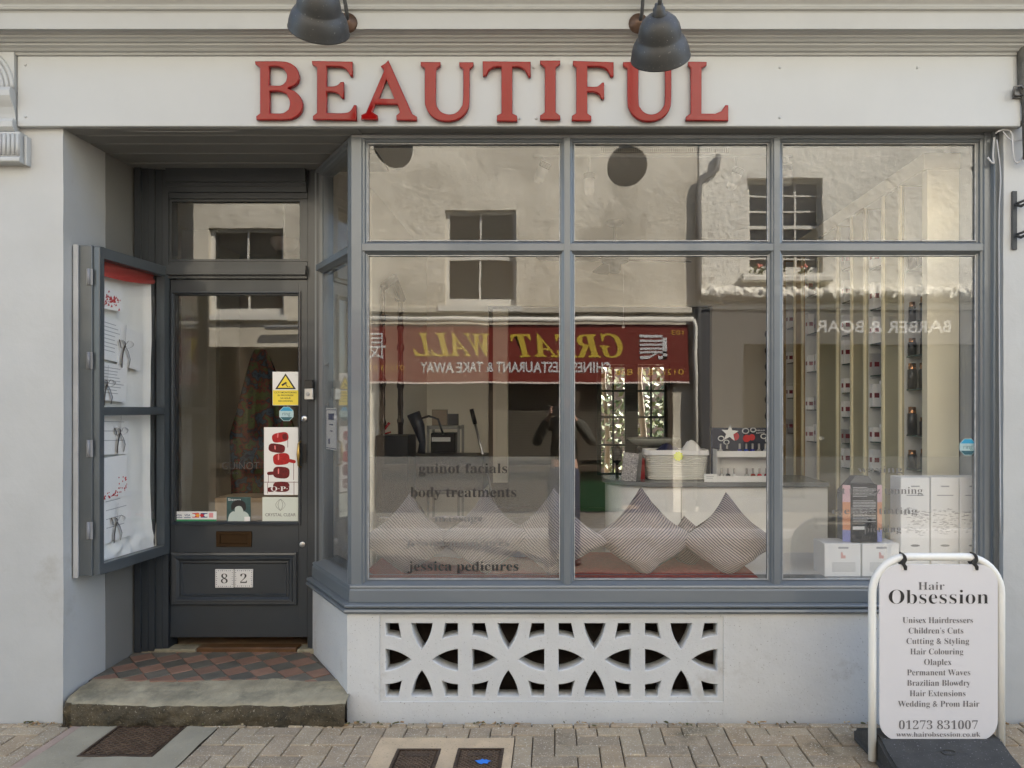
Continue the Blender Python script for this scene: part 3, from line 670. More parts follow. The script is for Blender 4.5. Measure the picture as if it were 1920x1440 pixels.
for ch, ox, polys in LET:
    Q = []
    for P in polys:
        P = smooth(P) if ch in 'BU' or len(P) > 20 else P
        Q.append([(PX(ox+a/4, YS), PZ(100+b/4, YS)) for a, b in P])
    # inset by the bevel so that the outline keeps its size
    me = poly_curve(Q, .008, .004, 2, -.004)
    lc = sum(p[0] for p in Q[0])/len(Q[0]); LZ = sum(p[1] for p in Q[0])/len(Q[0])
    me.transform(Matrix.Translation((lc, YS, LZ)) @ Matrix.Rotation(random.gauss(0, R(1.3)), 4, 'Z') @ Matrix.Rotation(random.gauss(0, R(1.1)), 4, 'X') @ Matrix.Translation((-lc, -YS, -LZ)) @ Matrix.Translation((0, YS+.010, 0)) @ Matrix.Rotation(R(90), 4, 'X')); me.materials.clear(); me.materials.append(RED)
    o = link(bpy.data.objects.new('letter', me), sign)
# ================================================================== LAMPS
def lamp(label, rx, rz, lx, lz, tilt, roll):
    t = thing('gooseneck_lamp', label, 'wall lamp', (rx, -.152, rz), group='gooseneck lamps over the fascia')
    m = MB(); m.lathe([(.0001, .03), (.018, .03), (.022, .022), (.042, .014), (.046, .004), (.046, -.002)], Matrix.Translation((rx, -.152, rz)) @ Matrix.Rotation(R(90), 4, 'X'), 20); m.build('wall_rose', mat('rusty_dark_steel', (.10, .06, .04), .5, metal=.5, var=.4, vs=25, bump=.3), t)
    T = Matrix.Translation((lx, -.60, lz)) @ Matrix.Rotation(R(tilt), 4, 'X') @ Matrix.Rotation(R(roll), 4, 'Y')
    apex = T @ Vector((0, 0, .155))
    P = [Vector((rx, -.16, rz)), Vector((rx+.01*(1 if lx > rx else -1), -.20, rz+.02)), Vector((rx+(lx-rx)*.35, -.26, rz+.13)), Vector((rx+(lx-rx)*.7, -.36, rz+.27)), Vector((lx, -.50, rz+.32)), Vector((lx+.0, -.60, rz+.27)), Vector((apex.x, -.655, rz+.16)), apex+Vector((0, -.03, .06)), apex]
    sp = []
    for i in range(len(P)-1):
        p0, p1, p2, p3 = P[max(i-1, 0)], P[i], P[i+1], P[min(i+2, len(P)-1)]
        for k in range(6):
            q = k/6; sp.append(.5*((2*p1)+(-p0+p2)*q+(2*p0-5*p1+4*p2-p3)*q*q+(-p0+3*p1-3*p2+p3)*q**3))
    sp.append(P[-1])
    m = MB(); m.tube(sp, .0085, 10); m.build('arm', IRON, t)
    m = MB(); m.lathe([(.0001, .175), (.016, .173), (.018, .160), (.024, .157), (.024, .142), (.030, .135), (.028, .128)], T, 20); m.build('collar', IRON, t)
    m = MB(); m.lathe([(.026, .134), (.048, .127), (.066, .112), (.078, .092), (.084, .068), (.086, .050), (.088, .044), (.097, .036), (.108, .018), (.116, -.008), (.1195, -.030), (.1215, -.034), (.119, -.034), (.114, -.008), (.106, .015), (.095, .032), (.083, .044), (.076, .085), (.048, .12), (.001, .128)], T, 40)
    m.build('shade', IRON, t)
    m = MB(); m.lathe([(.0001, .12), (.016, .12), (.018, .07), (.0001, .07)], T, 12); m.ball(T @ Vector((0, 0, .035)), .03, 12); m.build('bulb', mat('dull_bulb_glass', (.5, .49, .45), .2), t)
    return t
lamp('upper left grey gooseneck lamp with its shade above the letter E', PX(652, -.15), PZ(44, -.15), PX(598, -.6), PZ(40, -.6), 50, 14)
lamp('right gooseneck lamp whose dark shade hangs over the second letter U', PX(1197, -.15), PZ(45, -.15), PX(1238, -.6), PZ(92, -.6), 50, -8)
# ================================================================== DISPLAY CASE on the reveal
CA, CB = (-2.262, .075), (-2.203, .63)
ca = math.atan2(CB[1]-CA[1], CB[0]-CA[0]); CL = math.dist(CA, CB)
case = thing('wall_display_case', 'tall slate grey glazed display case fixed in the doorway reveal with price cards', 'display case', (CA[0], CA[1], PZ(1078, .075)), ca)
CM = Matrix.Translation((CA[0], CA[1], 0)) @ Matrix.Rotation(ca, 4, 'Z')
cz0, cz1 = PZ(1078, .075), PZ(462, .075)
def CU(px): return (F*CA[0]-(px-1040)*(CA[1]-CAMY))/((px-1040)*.9944-F*.1057)
def CZ(py, u): return CAMZ+(765-py)*(CA[1]+.994*u-CAMY)/F
m = MB(); m.box(LX, -2.275, .068, .085, cz0-.004, cz1+.004); m.box(LX, -2.30, .085, .62, cz0-.002, cz0+.02); m.box(LX, -2.30, .085, .62, cz1-.02, cz1+.002)
m.build('case_body', CASEP, case, bevel=.002)
m = MB(); m.box(-2.363, -2.34, .060, .067, cz0-.012, cz1+.006); m.build('backing_strip', mat('painted_edge_strip', (.42, .43, .44), .4, var=.15, bump=.3, bs=40), case)
u0, u1 = CU(188), CU(303); zb, zt = cz0+.05, cz1-.055; zm0, zm1 = CZ(779, .06), CZ(763, .06)
m = MB(CM); m.box(0, u0, -.02, .03, cz0, cz1); m.box(u1, CL, -.02, .03, cz0, cz1); m.box(u0, u1, -.02, .03, cz0, zb); m.box(u0, u1, -.02, .03, zt, cz1); m.box(u0, u1, -.017, .028, zm0, zm1)
m.build('case_frame', CASEP, case, bevel=.003)
for a, b in ((zb, zm0), (zm1, zt)):
    m = MB(CM); m.box(u0, u1, .008, .011, a, b); m.build('case_pane', glassmat('case_glass', .022, 0) if 'case_glass' not in bpy.data.materials else bpy.data.materials['case_glass'], case)
for a, b in ((504, 534), (660, 692), (825, 857), (979, 1011)):
    m = MB(); za, zz = PZ(b, .065), PZ(a, .065); m.tube([(-2.288, .062, za), (-2.288, .062, zz)], .007, 8); m.box(-2.30, -2.27, .064, .0675, za, zz); m.build('hinge', mat('painted_hinge', (.2, .21, .23), .4, var=.3), case)
# draped white cloth
CLOTH = mat('white_cotton_sheet', (.90, .91, .88), .85, var=.02, bump=.15, bs=30)
def cl(u, v):
    U, Z = -.0+u*(CL-.01), cz0+.03+v*(cz1-cz0-.08)
    d = .092-.007*math.sin(U*26+Z*1.5+2.5*noise.noise(Vector((U*3, Z*1.2, 1))))*max(0, (U-.2)/.4)-.005*noise.noise(Vector((U*12, Z*5, 0)))
    lo = max(0, 1-v/.11); d -= lo*(.03+.025*noise.noise(Vector((U*14, Z*22, 4)))); d = d*(1-max(0, (u-.86)/.14)**1.5*.62)
    return (U, d, Z)
m = MB(CM); m.grid(cl, 60, 120); m.build('cloth_lining', CLOTH, case)
def vl(u, v):
    U = CU(188)+u*(u1-CU(188)); zt_ = zt+.02; h = .085+.03*u*(1-u)*2-.02*u
    return (U, .045+.006*math.sin(v*9+u*4), zt_-v*h)
m = MB(CM); m.grid(vl, 20, 10); m.build('red_valance', mat('red_cloth', (.42, .045, .035), .8, var=.1), case)
CARD = mat('white_card', (.88, .89, .88), .6, var=.02)
RIBN = mat('grey_satin_ribbon', (.10, .085, .08), .3, var=.3, vs=30)
def vcard(label, pa, pb, pt, pbm, tilt=0, ribbon=None, art=None, lines=0, dep=.052):
    pa += dep*365; pb += dep*365*1.15+4
    if ribbon: ribbon = (ribbon[0]+dep*365, ribbon[1], ribbon[2]*1.25)
    ua, ub = CU(pa), CU(pb); um = (ua+ub)/2; za, zz = CZ(pbm, um), CZ(pt, um); zc = (za+zz)/2; hw, hh = (ub-ua)/2, (zz-za)/2
    t = thing('price_card', label, 'card', tuple(CM @ Vector((um, dep, za))), group='cards pinned in the display case')
    M = CM @ Matrix.Translation((um, dep, zc)) @ Matrix.Rotation(R(tilt), 4, 'Y')
    m = MB(M); m.box(-hw, hw, -.001, .001, -hh, hh); m.build('card', CARD, t)
    if lines:
        m = MB(M)
        for k in range(lines): z = hh*.75-k*hh*1.5/lines; m.box(-hw*.75, hw*random.uniform(.2, .8), -.0016, -.0011, z-.0018, z+.0018)
        m.build('print', mat('faint_print', (.42, .43, .45), .6), t)
    if art == 'crown':
        m = MB(M)
        for k in range(60):
            a, b = random.gauss(0, .45), random.gauss(0, .3); s = random.uniform(.004, .009)
            m.add([(a*hw-s, -.0018-k*.00001, b*hh-s), (a*hw+s, -.0018-k*.00001, b*hh-s*.5), (a*hw, -.0018-k*.00001, b*hh+s)], [(0, 1, 2)])
        m.build('red_motif', mat('red_print', (.5, .02, .03), .5), t)
    if art == 'petals':
        m = MB(M)
        for k in range(46):
            a = random.uniform(-.9, .9); b = -.9+abs(random.gauss(0, .35))*(1 if a > .2 else .4)+(.6 if a > .5 else 0)*random.random(); s = random.uniform(.003, .006)
            m.add([(a*hw+s*math.cos(q), -.0018-k*.00001, b*hh+s*math.sin(q)) for q in [1.05*i for i in range(6)]], [tuple(range(6))])
        m.build('red_motif', mat('red_print', (.5, .02, .03), .5), t)
    if ribbon:
        rx, rz = CU(ribbon[0]), CZ(ribbon[1], um); s = ribbon[2]
        def band(pts, wd):
            m = MB(CM); m.add([], [])
            vs = []; 
            for k, (a, b) in enumerate(pts): vs += [(rx+a*s-wd/2, dep-.012-.006*math.sin(k), rz+b*s), (rx+a*s+wd/2, dep-.009-.006*math.sin(k), rz+b*s)]
            m.add(vs, [(2*k, 2*k+1, 2*k+3, 2*k+2) for k in range(len(pts)-1)], 0, True); return m
        lp = lambda sx, n=14: [(sx*(.45-.45*math.cos(2*math.pi*k/n)), .30*math.sin(2*math.pi*k/n)+.28*(.45-.45*math.cos(2*math.pi*k/n))) for k in range(n+1)]
        m = band([(0, 0), (0, .9), (.02, 1.6)], .006); m.build('ribbon_loop', RIBN, t)
        m = band(lp(1), .008); m.build('ribbon_loop', RIBN, t); m = band(lp(-.7), .012); m.build('ribbon_loop', RIBN, t)
        m = band([(0, 0), (-.3, -.5), (-.42, -1.1), (-.35, -1.7)], .014); m.build('ribbon_tail', RIBN, t)
        m = band([(0, 0), (.25, -.4), (.5, -1.0), (.42, -1.6)], .010); m.build('ribbon_tail', RIBN, t)
    return t
vcard('card with a red leafy crown motif at the top of the display case', 180, 220, 542, 580, 0, art='crown', dep=.05)
vcard('tilted price card behind the topmost grey ribbon bow', 184, 222, 598, 676, 6, lines=8, dep=.060)
vcard('small white card hanging from the topmost grey ribbon bow', 221, 256, 618, 690, 8, ribbon=(229, 650, .055), dep=.055)
vcard('printed price list with a ribbon at its left edge', 186, 228, 682, 752, 3, lines=9, ribbon=(196, 722, .05), dep=.057)
vcard('price card with a ribbon bow just below the middle rail', 184, 232, 782, 852, 2, lines=3, ribbon=(220, 812, .05), dep=.057)
vcard('white card with scattered red petals in the lower pane', 188, 230, 856, 935, -4, art='petals', dep=.050)
vcard('lowest card with a dark ribbon bow near the crumpled cloth', 190, 238, 925, 1012, -3, lines=4, ribbon=(214, 978, .05), dep=.058)
# ================================================================== STICKERS on the door pane
def sticker(name, label, cat, y, px0, px1, py0, py1, base, par=None):
    x0, x1, z0, z1 = PX(px0, y), PX(px1, y), PZ(py1, y), PZ(py0, y)
    t = thing(name, label, cat, ((x0+x1)/2, y, z0))
    boxo('sheet', base, t, x0, x1, y, y+.0012, z0, z1)
    return t, x0, x1, z0, z1
SY = .6495
YEL = mat('yellow_sticker', (.85, .68, .06), .4, var=.01); WST = mat('white_sticker', (.80, .80, .79), .4, var=.01)
def cctv(y=SY):
    t, a, b, c, d = sticker('cctv_notice', 'white and yellow CCTV warning sticker at the top right of the door glass', 'notice', y, 511, 560, 697, 760, WST)
    W, H = b-a, d-c
    boxo('yellow_panel', YEL, t, a+.002, b-.002, y-.0006, y-.0002, c+.002, c+H*.45)
    m = MB(); m.add([(a+W*.1, y-.0006, c+H*.48), (a+W*.9, y-.0006, c+H*.48), (a+W*.5, y-.0006, c+H*.95)], [(0, 1, 2)]); m.build('warning_triangle', INK, t)
    m = MB(); m.add([(a+W*.2, y-.001, c+H*.52), (a+W*.8, y-.001, c+H*.52), (a+W*.5, y-.001, c+H*.875)], [(0, 1, 2)]); m.build('triangle_fill', YEL, t)
    m = MB(); q = lambda u, v: (a+W*u, y-.0014, c+H*v)
    m.add([q(.34, .62), (q(.52, .70)), q(.56, .66), q(.38, .57)], [(0, 1, 2, 3)]); m.add([q(.50, .62), q(.53, .63), q(.60, .55), q(.57, .54)], [(0, 1, 2, 3)]); m.add([q(.62, .545), q(.68, .545), q(.68, .56), q(.62, .56)], [(0, 1, 2, 3)]); m.build('camera_symbol', INK, t)
    for k, s in enumerate(('CCTV MONITORING', 'IN PROGRESS', '24 HOUR', 'RECORDING')):
        hw = (.42, .30, .2, .27)[k]; text('lettering', s, a+W*(.5-hw), a+W*(.5+hw), c+H*(.36-.085*k), H*.045, wallM(y-.001), INK, t, None, .01)
cctv()
def octo(name, label, y, px, py, r):
    x, z = PX(px, y), PZ(py, y); rr = r*(y-CAMY)/F; t = thing('security_sticker', label, 'sticker', (x, y, z-rr))
    P = [(x+rr*math.cos(R(22.5+45*k)), z+rr*math.sin(R(22.5+45*k))) for k in range(8)]
    m = MB(); m.prism(P, 'y', y, y+.0012); m.build('sheet', mat('pale_blue_sticker', (.45, .62, .66), .4, var=.01), t)
    for nm, col, f in (('top_band', (.03, .33, .58), lambda p: p[1]-(z+rr*.38)), ('bottom_band', (.03, .12, .16), lambda p: (z-rr*.42)-p[1])):
        Q = clip([(x+(p[0]-x)*.93, z+(p[1]-z)*.93) for p in P], f); m = MB(); m.prism(Q, 'y', y-.0006, y-.0002); m.build(nm, mat('sticker_'+nm, col, .4, var=.01), t)
    text('lettering', 'ring', x-rr*.5, x+rr*.5, z-rr*.2, rr*.5, wallM(y-.0008), mat('teal_ink', (.03, .12, .16), .5), t, None, -.01)
octo('r', 'octagonal blue ring sticker on the door glass under the CCTV notice', SY, 537, 776, 14.5)
octo('r', 'octagonal blue ring sticker at the right edge of the bay window', .1085, 1815, 838, 17)
def poster():
    t, a, b, c, d = sticker('nail_polish_poster', 'white poster of a stack of dripping red nail varnish bottles in the door', 'poster', SY, 495, 560, 801, 928, WST)
    W, H = b-a, d-c; R1 = mat('poster_red', (.42, .012, .015), .3, var=.3, vs=60); R2 = mat('poster_dark_red', (.13, .004, .008), .3, var=.4, vs=60); R3 = mat('poster_pale_red', (.75, .2, .2), .3)
    def el(cx, cz, rx, rz, an, m_, yy, n=20):
        m = MB(); ca_, sa_ = math.cos(R(an)), math.sin(R(an))
        P = []
        for k in range(n):
            q = 2*math.pi*k/n; e = lambda v: math.copysign(abs(v)**.65, v)
            u, v = e(math.cos(q))*rx, e(math.sin(q))*rz; P.append((a+W*cx+(u*ca_-v*sa_)*W, yy, c+H*cz+(u*sa_+v*ca_)*W))
        m.add(P, [tuple(range(n))]); return m.build('printed_bottle', m_, t)
    for cx, cz, rx, rz, an, m_ in ((.47, .85, .24, .14, 10, R1), (.37, .69, .24, .13, -8, R2), (.50, .53, .24, .17, 6, R1), (.50, .33, .24, .17, -4, R2), (.5, .12, .24, .15, 0, R2)): el(cx, cz, rx, rz, an, m_, y:=SY-.0006)
    for cx, cz, rx, rz, an, m_ in ((.80, .50, .12, .05, -12, R1), (.20, .32, .11, .05, 4, R2), (.60, .86, .07, .09, 5, R2), (.20, .08, .10, .07, 4, R2)): el(cx, cz, rx, rz, an, m_, SY-.0009)
    for cx, cz, rx, rz, an in ((.40, .88, .02, .07, -5), (.32, .70, .02, .06, 5), (.42, .56, .02, .09, 0), (.42, .35, .02, .08, 0)): el(cx, cz, rx, rz, an, R3, SY-.0012)
    m = MB()
    for x_, z0_, z1_ in ((.85, .22, .50), (.12, .18, .30), (.68, .70, .85), (.10, .02, .18), (.86, .0, .2)): m.box(a+W*x_, a+W*(x_+.012), SY-.0007, SY-.0004, c+H*z0_, c+H*z1_)
    m.box(a+.001, b-.001, SY-.0007, SY-.0004, c+H*.185, c+H*.192); m.build('varnish_drip', R2, t)
    text('lettering', 'O·P·I', a+W*.2, a+W*.8, c+H*.06, H*.065, wallM(SY-.0016), WST, t, 'serif')
poster()
def cclear():
    t, a, b, c, d = sticker('salon_sticker', 'pale sticker with thin petal lines reading CRYSTAL CLEAR', 'sticker', SY, 492, 560, 932, 978, mat('pale_green_sticker', (.66, .70, .63), .45, var=.01))
    W, H = b-a, d-c
    text('lettering', 'CRYSTAL CLEAR', a+W*.08, a+W*.92, c+H*.22, H*.12, wallM(SY-.001), INKG, t)
    m = MB()
    for k in (-1, -.5, .5, 1):
        pts = [(a+W*.5+k*W*.13*math.sin(math.pi*q/10), SY-.002, c+H*(.45+.47*q/10)) for q in range(11)]; m.tube(pts, .0007, 4)
    m.build('petal_line', INKG, t)
cclear()
def sienna():
    t, a, b, c, d = sticker('portrait_sticker', 'dark teal square sticker showing a short haired woman under the word Sienna', 'sticker', SY, 425, 470, 932, 978, mat('teal_sticker', (.04, .09, .09), .4, var=.2, vs=30))
    W, H = b-a, d-c
    def blob(nm, pts, m_, yy): m = MB(); m.add([(a+W*p, yy, c+H*q) for p, q in smooth(pts, 4, 80)], [tuple(range(len(smooth(pts, 4, 80))))]); m.build(nm, m_, t)
    blob('printed_hand', [(.05, .02), (.95, .02), (.9, .3), (.7, .42), (.5, .3), (.3, .42), (.12, .3)], mat('print_pale_teal', (.5, .58, .55), .5), SY-.0006)
    blob('printed_face', [(.35, .35), (.5, .25), (.66, .35), (.7, .6), (.55, .75), (.38, .68)], mat('print_pale_teal', (.5, .58, .55), .5), SY-.0009)
    blob('printed_hair', [(.2, .45), (.3, .5), (.42, .62), (.6, .62), (.7, .45), (.8, .5), (.78, .75), (.6, .87), (.35, .85), (.2, .7)], INK, SY-.0012)
    boxo('white_label', WST, t, a+W*.74, b-W*.02, SY-.0016, SY-.0012, c+H*.02, c+H*.2)
    text('lettering', 'Sienna', a+W*.06, a+W*.6, c+H*.85, H*.10, wallM(SY-.001), WST, t)
sienna()
def cards():
    t, a, b, c, d = sticker('card_payment_sticker', 'white and green strip of accepted payment cards at the bottom of the door', 'sticker', SY, 328, 406, 959, 978, WST)
    W, H = b-a, d-c
    boxo('green_strip', mat('green_print', (.04, .28, .12), .4), t, a, b, SY-.0006, SY-.0002, c, c+H*.22)
    bl = mat('visa_blue', (.02, .04, .18), .4); rd = mat('card_red', (.6, .03, .03), .4)
    for k in range(5):
        x0 = a+W*(.02+.2*k); x1 = x0+W*(.16 if k < 4 else .10)
        boxo('card_symbol', (WST, WST, rd, bl, mat('card_pink', (.7, .3, .32), .4))[k], t, x0, x1, SY-.0006, SY-.0002, c+H*.40, c+H*.85)
        if k < 2: text('lettering', 'VISA', x0+W*.01, x1-W*.01, c+H*.52, H*.22, wallM(SY-.001), bl, t, None, .01); boxo('card_stripe', bl, t, x0, x1, SY-.0010, SY-.0007, c+H*.36, c+H*.42)
        elif k < 4:
            for s, m_ in ((-.012, rd if k == 3 else WST), (.012, WST if k == 3 else mat('card_orange', (.8, .35, .05), .4))): mm = MB(); mm.add([((x0+x1)/2+s+.011*math.cos(q), SY-.0009-abs(s)*.01-(s > 0)*.0002, c+H*.62+.011*math.sin(q)*.8) for q in [math.pi*2*i/14 for i in range(14)]], [tuple(range(14))]); mm.build('card_disc', m_, t)
cards()
text('door_lettering', 'GUINOT', PX(417, .65), PX(486, .65), PZ(880, .65), 14*(4.22)/F, wallM(.6495), INKG, shop, None, -.022)
text('door_lettering', 'PARIS', PX(424, .65), PX(446, .65), PZ(889, .65), 4*(4.22)/F, wallM(.6495), INKG, shop, None, -.022)
# notice in the side window
NM = SM @ Matrix.Translation((0, .043, 0))
t = thing('hygiene_notice', 'white paper notice taped inside the slanting side window', 'notice', tuple(NM @ Vector((.17, 0, 1.30))))
m = MB(NM); m.box(.075, .275, 0, .001, 1.29, 1.52); m.build('sheet', WST, t)
m = MB(NM); [m.box(*b) for b in ((.08, .27, -.0006, -.0002, 1.508, 1.512), (.08, .27, -.0006, -.0002, 1.296, 1.300), (.08, .084, -.0006, -.0002, 1.30, 1.508), (.266, .27, -.0006, -.0002, 1.30, 1.508), (.12, .23, -.0006, -.0002, 1.455, 1.49), (.14, .21, -.0006, -.0002, 1.425, 1.432), (.15, .2, -.0006, -.0002, 1.39, 1.396), (.12, .15, -.0006, -.0002, 1.32, 1.35))]; m.build('print', mat('navy_print', (.03, .04, .13), .5), t)
for z in (1.76, 1.54):
    m = MB(NM); m.lathe([(.0001, .02), (.004, .02), (.004, .006), (.014, .003), (.014, 0)], Matrix.Translation((.11, .004, z)) @ Matrix.Rotation(R(90), 4, 'X'), 10); o = m.build('suction_hook', mat('clear_grey_plastic', (.12, .12, .12), .3)); tag(o, 'small grey suction hook on the side window, %s of two' % ('upper' if z > 1.6 else 'lower'), 'hook', 'suction hooks on the side window')
# ================================================================== PAVEMENT A-BOARD
def aboard():
    y = -.42; x = lambda p: PX(p, y); z = lambda p: PZ(p, y); yp = y-.012
    t = thing('pavement_sign', 'white tubular pavement sign for Hair Obsession on a black rubber base', 'pavement sign', ((x(1625)+x(1886))/2, y, 0))
    TUBE = mat('white_powder_coat', (.76, .76, .72), .35, var=.03, dirt=.12, dirtc=(.5, .48, .42))
    r = .0165; xa, xb, zt = x(1635.5), x(1876.5), z(1044); rc = .155
    pts = [(xa, y, .02)]+[(xa, y, zt-rc-.3)]+[(xa+rc-rc*math.cos(q), y, zt-rc+rc*math.sin(q)) for q in [math.pi/2*k/10 for k in range(11)]]+[(xb-rc+rc*math.sin(q), y, zt-rc+rc*math.cos(q)) for q in [math.pi/2*k/10 for k in range(11)]]+[(xb, y, .02)]
    m = MB(); m.tube(pts, r, 16); m.build('tube_frame', TUBE, t)
    a, b, c, d = x(1646), x(1867), z(1386), z(1057); q = .085
    P = []
    for cx, cz, s in ((b-q, d-q, 0), (a+q, d-q, 1), (a+q, c+q, 2), (b-q, c+q, 3)): P += [(cx+q*math.cos(math.pi/2*(s+k/8)), cz+q*math.sin(math.pi/2*(s+k/8))) for k in range(9)]
    PAN = mat('white_sign_panel', (.62, .615, .635), .38, var=.015, dirt=.06, dirtc=(.55, .54, .53))
    m = MB(); m.prism(P, 'y', yp-.004, yp+.004); m.build('panel', PAN, t, bevel=.001)
    for px in (1691, 1824):
        m = MB(); xx = x(px); m.prism([(xx-.004, z(1035)), (xx+.009, z(1041)), (xx+.012, z(1049)), (xx+.004, z(1055)), (xx+.013, z(1060)), (xx+.012, z(1067)), (xx-.0, z(1067)), (xx-.003, z(1060)), (xx-.012, z(1056)), (xx-.012, z(1050)), (xx-.002, z(1045))], 'y', yp-.012, y+.02); o = m.build('clip', BLACK, t, bevel=.002)
        boxo('clip_plate', WHITE, t, x(px-4), x(px+5), yp-.007, yp-.0045, z(1067), z(1061))
    T = wallM(yp-.0055)
    def L(s, p0, p1, base, cap, m_=INKG, off=-.004, st='serif'): text('lettering', s, x(p0), x(p1), z(base), cap*(y-CAMY)/F, T, m_, t, st, off)
    L('Hair', 1718, 1767, 1104, 14.5, INKG, -.010); L('Obsession', 1663, 1849, 1130, 26, INK, -.012)
    for s, p0, p1, base in (('Unisex Hairdressers', 1689, 1820, 1166), ('Children’s Cuts', 1700, 1802, 1185.5), ('Cutting & Styling', 1696, 1813, 1205), ('Hair Colouring', 1703, 1802, 1224.5), ('Olaplex', 1729, 1780, 1244), ('Permanent Waves', 1697, 1815, 1263.5), ('Brazilian Blowdry', 1697, 1815, 1283), ('Hair Extensions', 1702, 1806, 1302.5), ('Wedding & Prom Hair', 1680, 1832, 1322)):
        L(s, p0, p1, base, 11, off=-.009)
    L('01273 831007', 1682, 1829, 1364, 16, off=-.014); L('www.hairobsession.co.uk', 1677, 1834, 1378, 9, off=-.009)
    RUB = mat('black_recycled_rubber', (.040, .040, .038), .8, var=.25, vs=14, bump=.35, bs=90, speck=.3, specc=(.16, .16, .16))
    m = MB(); bx0, bx1 = x(1634)+.022, x(1884)-.022
    m.prism([(-.17, 0), (-.17, .05), (-.30, .105), (-.34, .118), (-.40, .122), (-.44, .118), (-.50, .092), (-.66, .05), (-.67, 0)], 'x', bx0, bx1)
    m.build('rubber_base', RUB, t, bevel=.012, seg=3)
    boxo('base_skirt', RUB, t, bx0-.006, bx1+.02, -.645, -.19, .0, .028, bevel=.008)
    m = MB(); m.tube([((bx0+bx1)/2+.03*math.cos(q), -.505+.012*math.sin(q), .094+.005*math.sin(q)) for q in [math.pi*2*k/16 for k in range(17)]], .003, 6); m.build('moulded_mark', RUB, t)
aboard()
# ================================================================== PIPES, CABLES AND IRONWORK AT THE RIGHT
m = MB(); px_ = PX(1915, -.02)
m.tube([(px_+.02, -.04, PZ(300, -.02)), (px_+.015, -.04, PZ(200, -.02)), (px_, -.045, PZ(165, -.02)), (px_+.0, -.045, PZ(100, -.02)), (px_+.03, -.05, PZ(70, -.02)), (px_+.06, -.03, PZ(20, -.02))], [.022, .024, .030, .034, .028, .02], 12)
o = m.build('downpipe', mat('wrapped_grey_pipe', (.09, .09, .085), .7, var=.4, vs=20, bump=.8, bs=35)); tag(o, 'lumpy dark grey pipe at the top right edge of the fascia', 'pipe')
m = MB(); x_, z_ = PX(1900, -.03), PZ(178, -.03); m.tube([(x_-.02, -.06, z_-.02), (x_-.02, -.07, z_+.02), (x_+.01, -.07, z_+.028), (x_+.045, -.05, z_+.01)], .006, 8); m.tube([(x_-.018, -.06, z_-.012), (x_+.03, -.05, z_-.01)], .005, 8); m.box(x_-.006, x_+.03, -.045, -.031, z_-.02, z_+.025)
tag(m.build('pipe_clip', mat('grey_clip', (.13, .13, .13), .4, metal=.5)), 'small metal pipe clip beside the right end of the fascia', 'clip')
CBL = mat('painted_grey_cable', (.42, .43, .45), .5, var=.15)
def cab(pts, r, lab):
    P = [Vector((PX(a, y), y, PZ(b, y))) for a, b, y in pts]; sp = []
    for i in range(len(P)-1):
        p0, p1, p2, p3 = P[max(i-1, 0)], P[i], P[i+1], P[min(i+2, len(P)-1)]
        sp += [.5*((2*p1)+(-p0+p2)*q+(2*p0-5*p1+4*p2-p3)*q*q+(-p0+3*p1-3*p2+p3)*q**3) for q in [k/6 for k in range(6)]]
    m = MB(); m.tube(sp+[P[-1]], r, 7); tag(m.build('cable', CBL), lab, 'cable')
cab([(1867, 250, .01), (1872, 246, -.0), (1885, 243, -.0), (1897, 250, -.0), (1899, 275, -.01), (1902, 300, -.01), (1910, 304, -.01), (1925, 285, -.01)], .0045, 'pale looped cable hanging at the top right beside the window')
cab([(1864, 258, .03), (1862, 290, .03), (1863, 306, .03), (1857, 302, .03), (1852, 295, .035)], .005, 'short grey cable hooked at the top right corner of the window')
cab([(1876, 1000, .012), (1874, 700, .012), (1873, 420, .012), (1876, 330, .012), (1869, 262, .012)], .003, 'thin painted cable running down the wall right of the window')
cab([(1880, 246, .0), (1895, 262, .0), (1915, 262, .0), (1930, 252, .0)], .0035, 'second pale cable curling right under the fascia end')
cab([(150, 243, .03), (300, 246.5, .03), (420, 246, .03), (560, 240, .03)], .0018, 'thin slack wire under the left part of the fascia')
t = thing('iron_bracket', 'black wrought iron bracket bolted to the right hand wall', 'bracket', (PX(1905, .01), .01, PZ(468, .01)))
m = MB(); xx = PX(1905, .0); m.box(xx-.012, xx+.012, .008, .019, PZ(468, .01), PZ(358, .01)); m.build('back_plate', IRON, t, bevel=.002)
for za in (PZ(385, .01), PZ(443, .01)):
    m = MB(); m.tube([(xx, .0, za), (xx+.012, -.02, za-.012), (xx+.03, -.05, za+.0), (xx+.035, -.09, za+.03), (xx+.09, -.12, za+.05)], .007, 8); m.tube([(xx, .0, za+.005), (xx+.02, -.02, za+.012), (xx+.08, -.04, za+.04)], .006, 8); m.build('scroll_arm', IRON, t)
# second mouldings beside the window end (painted conduit)
m = MB(); m.tube([(2.145, .045, .57), (2.147, .045, 1.6), (2.150, .045, 2.5), (2.143, .04, 2.83)], .006, 8); tag(m.build('conduit', FRAME), 'thin painted conduit on the right end post of the window', 'conduit')
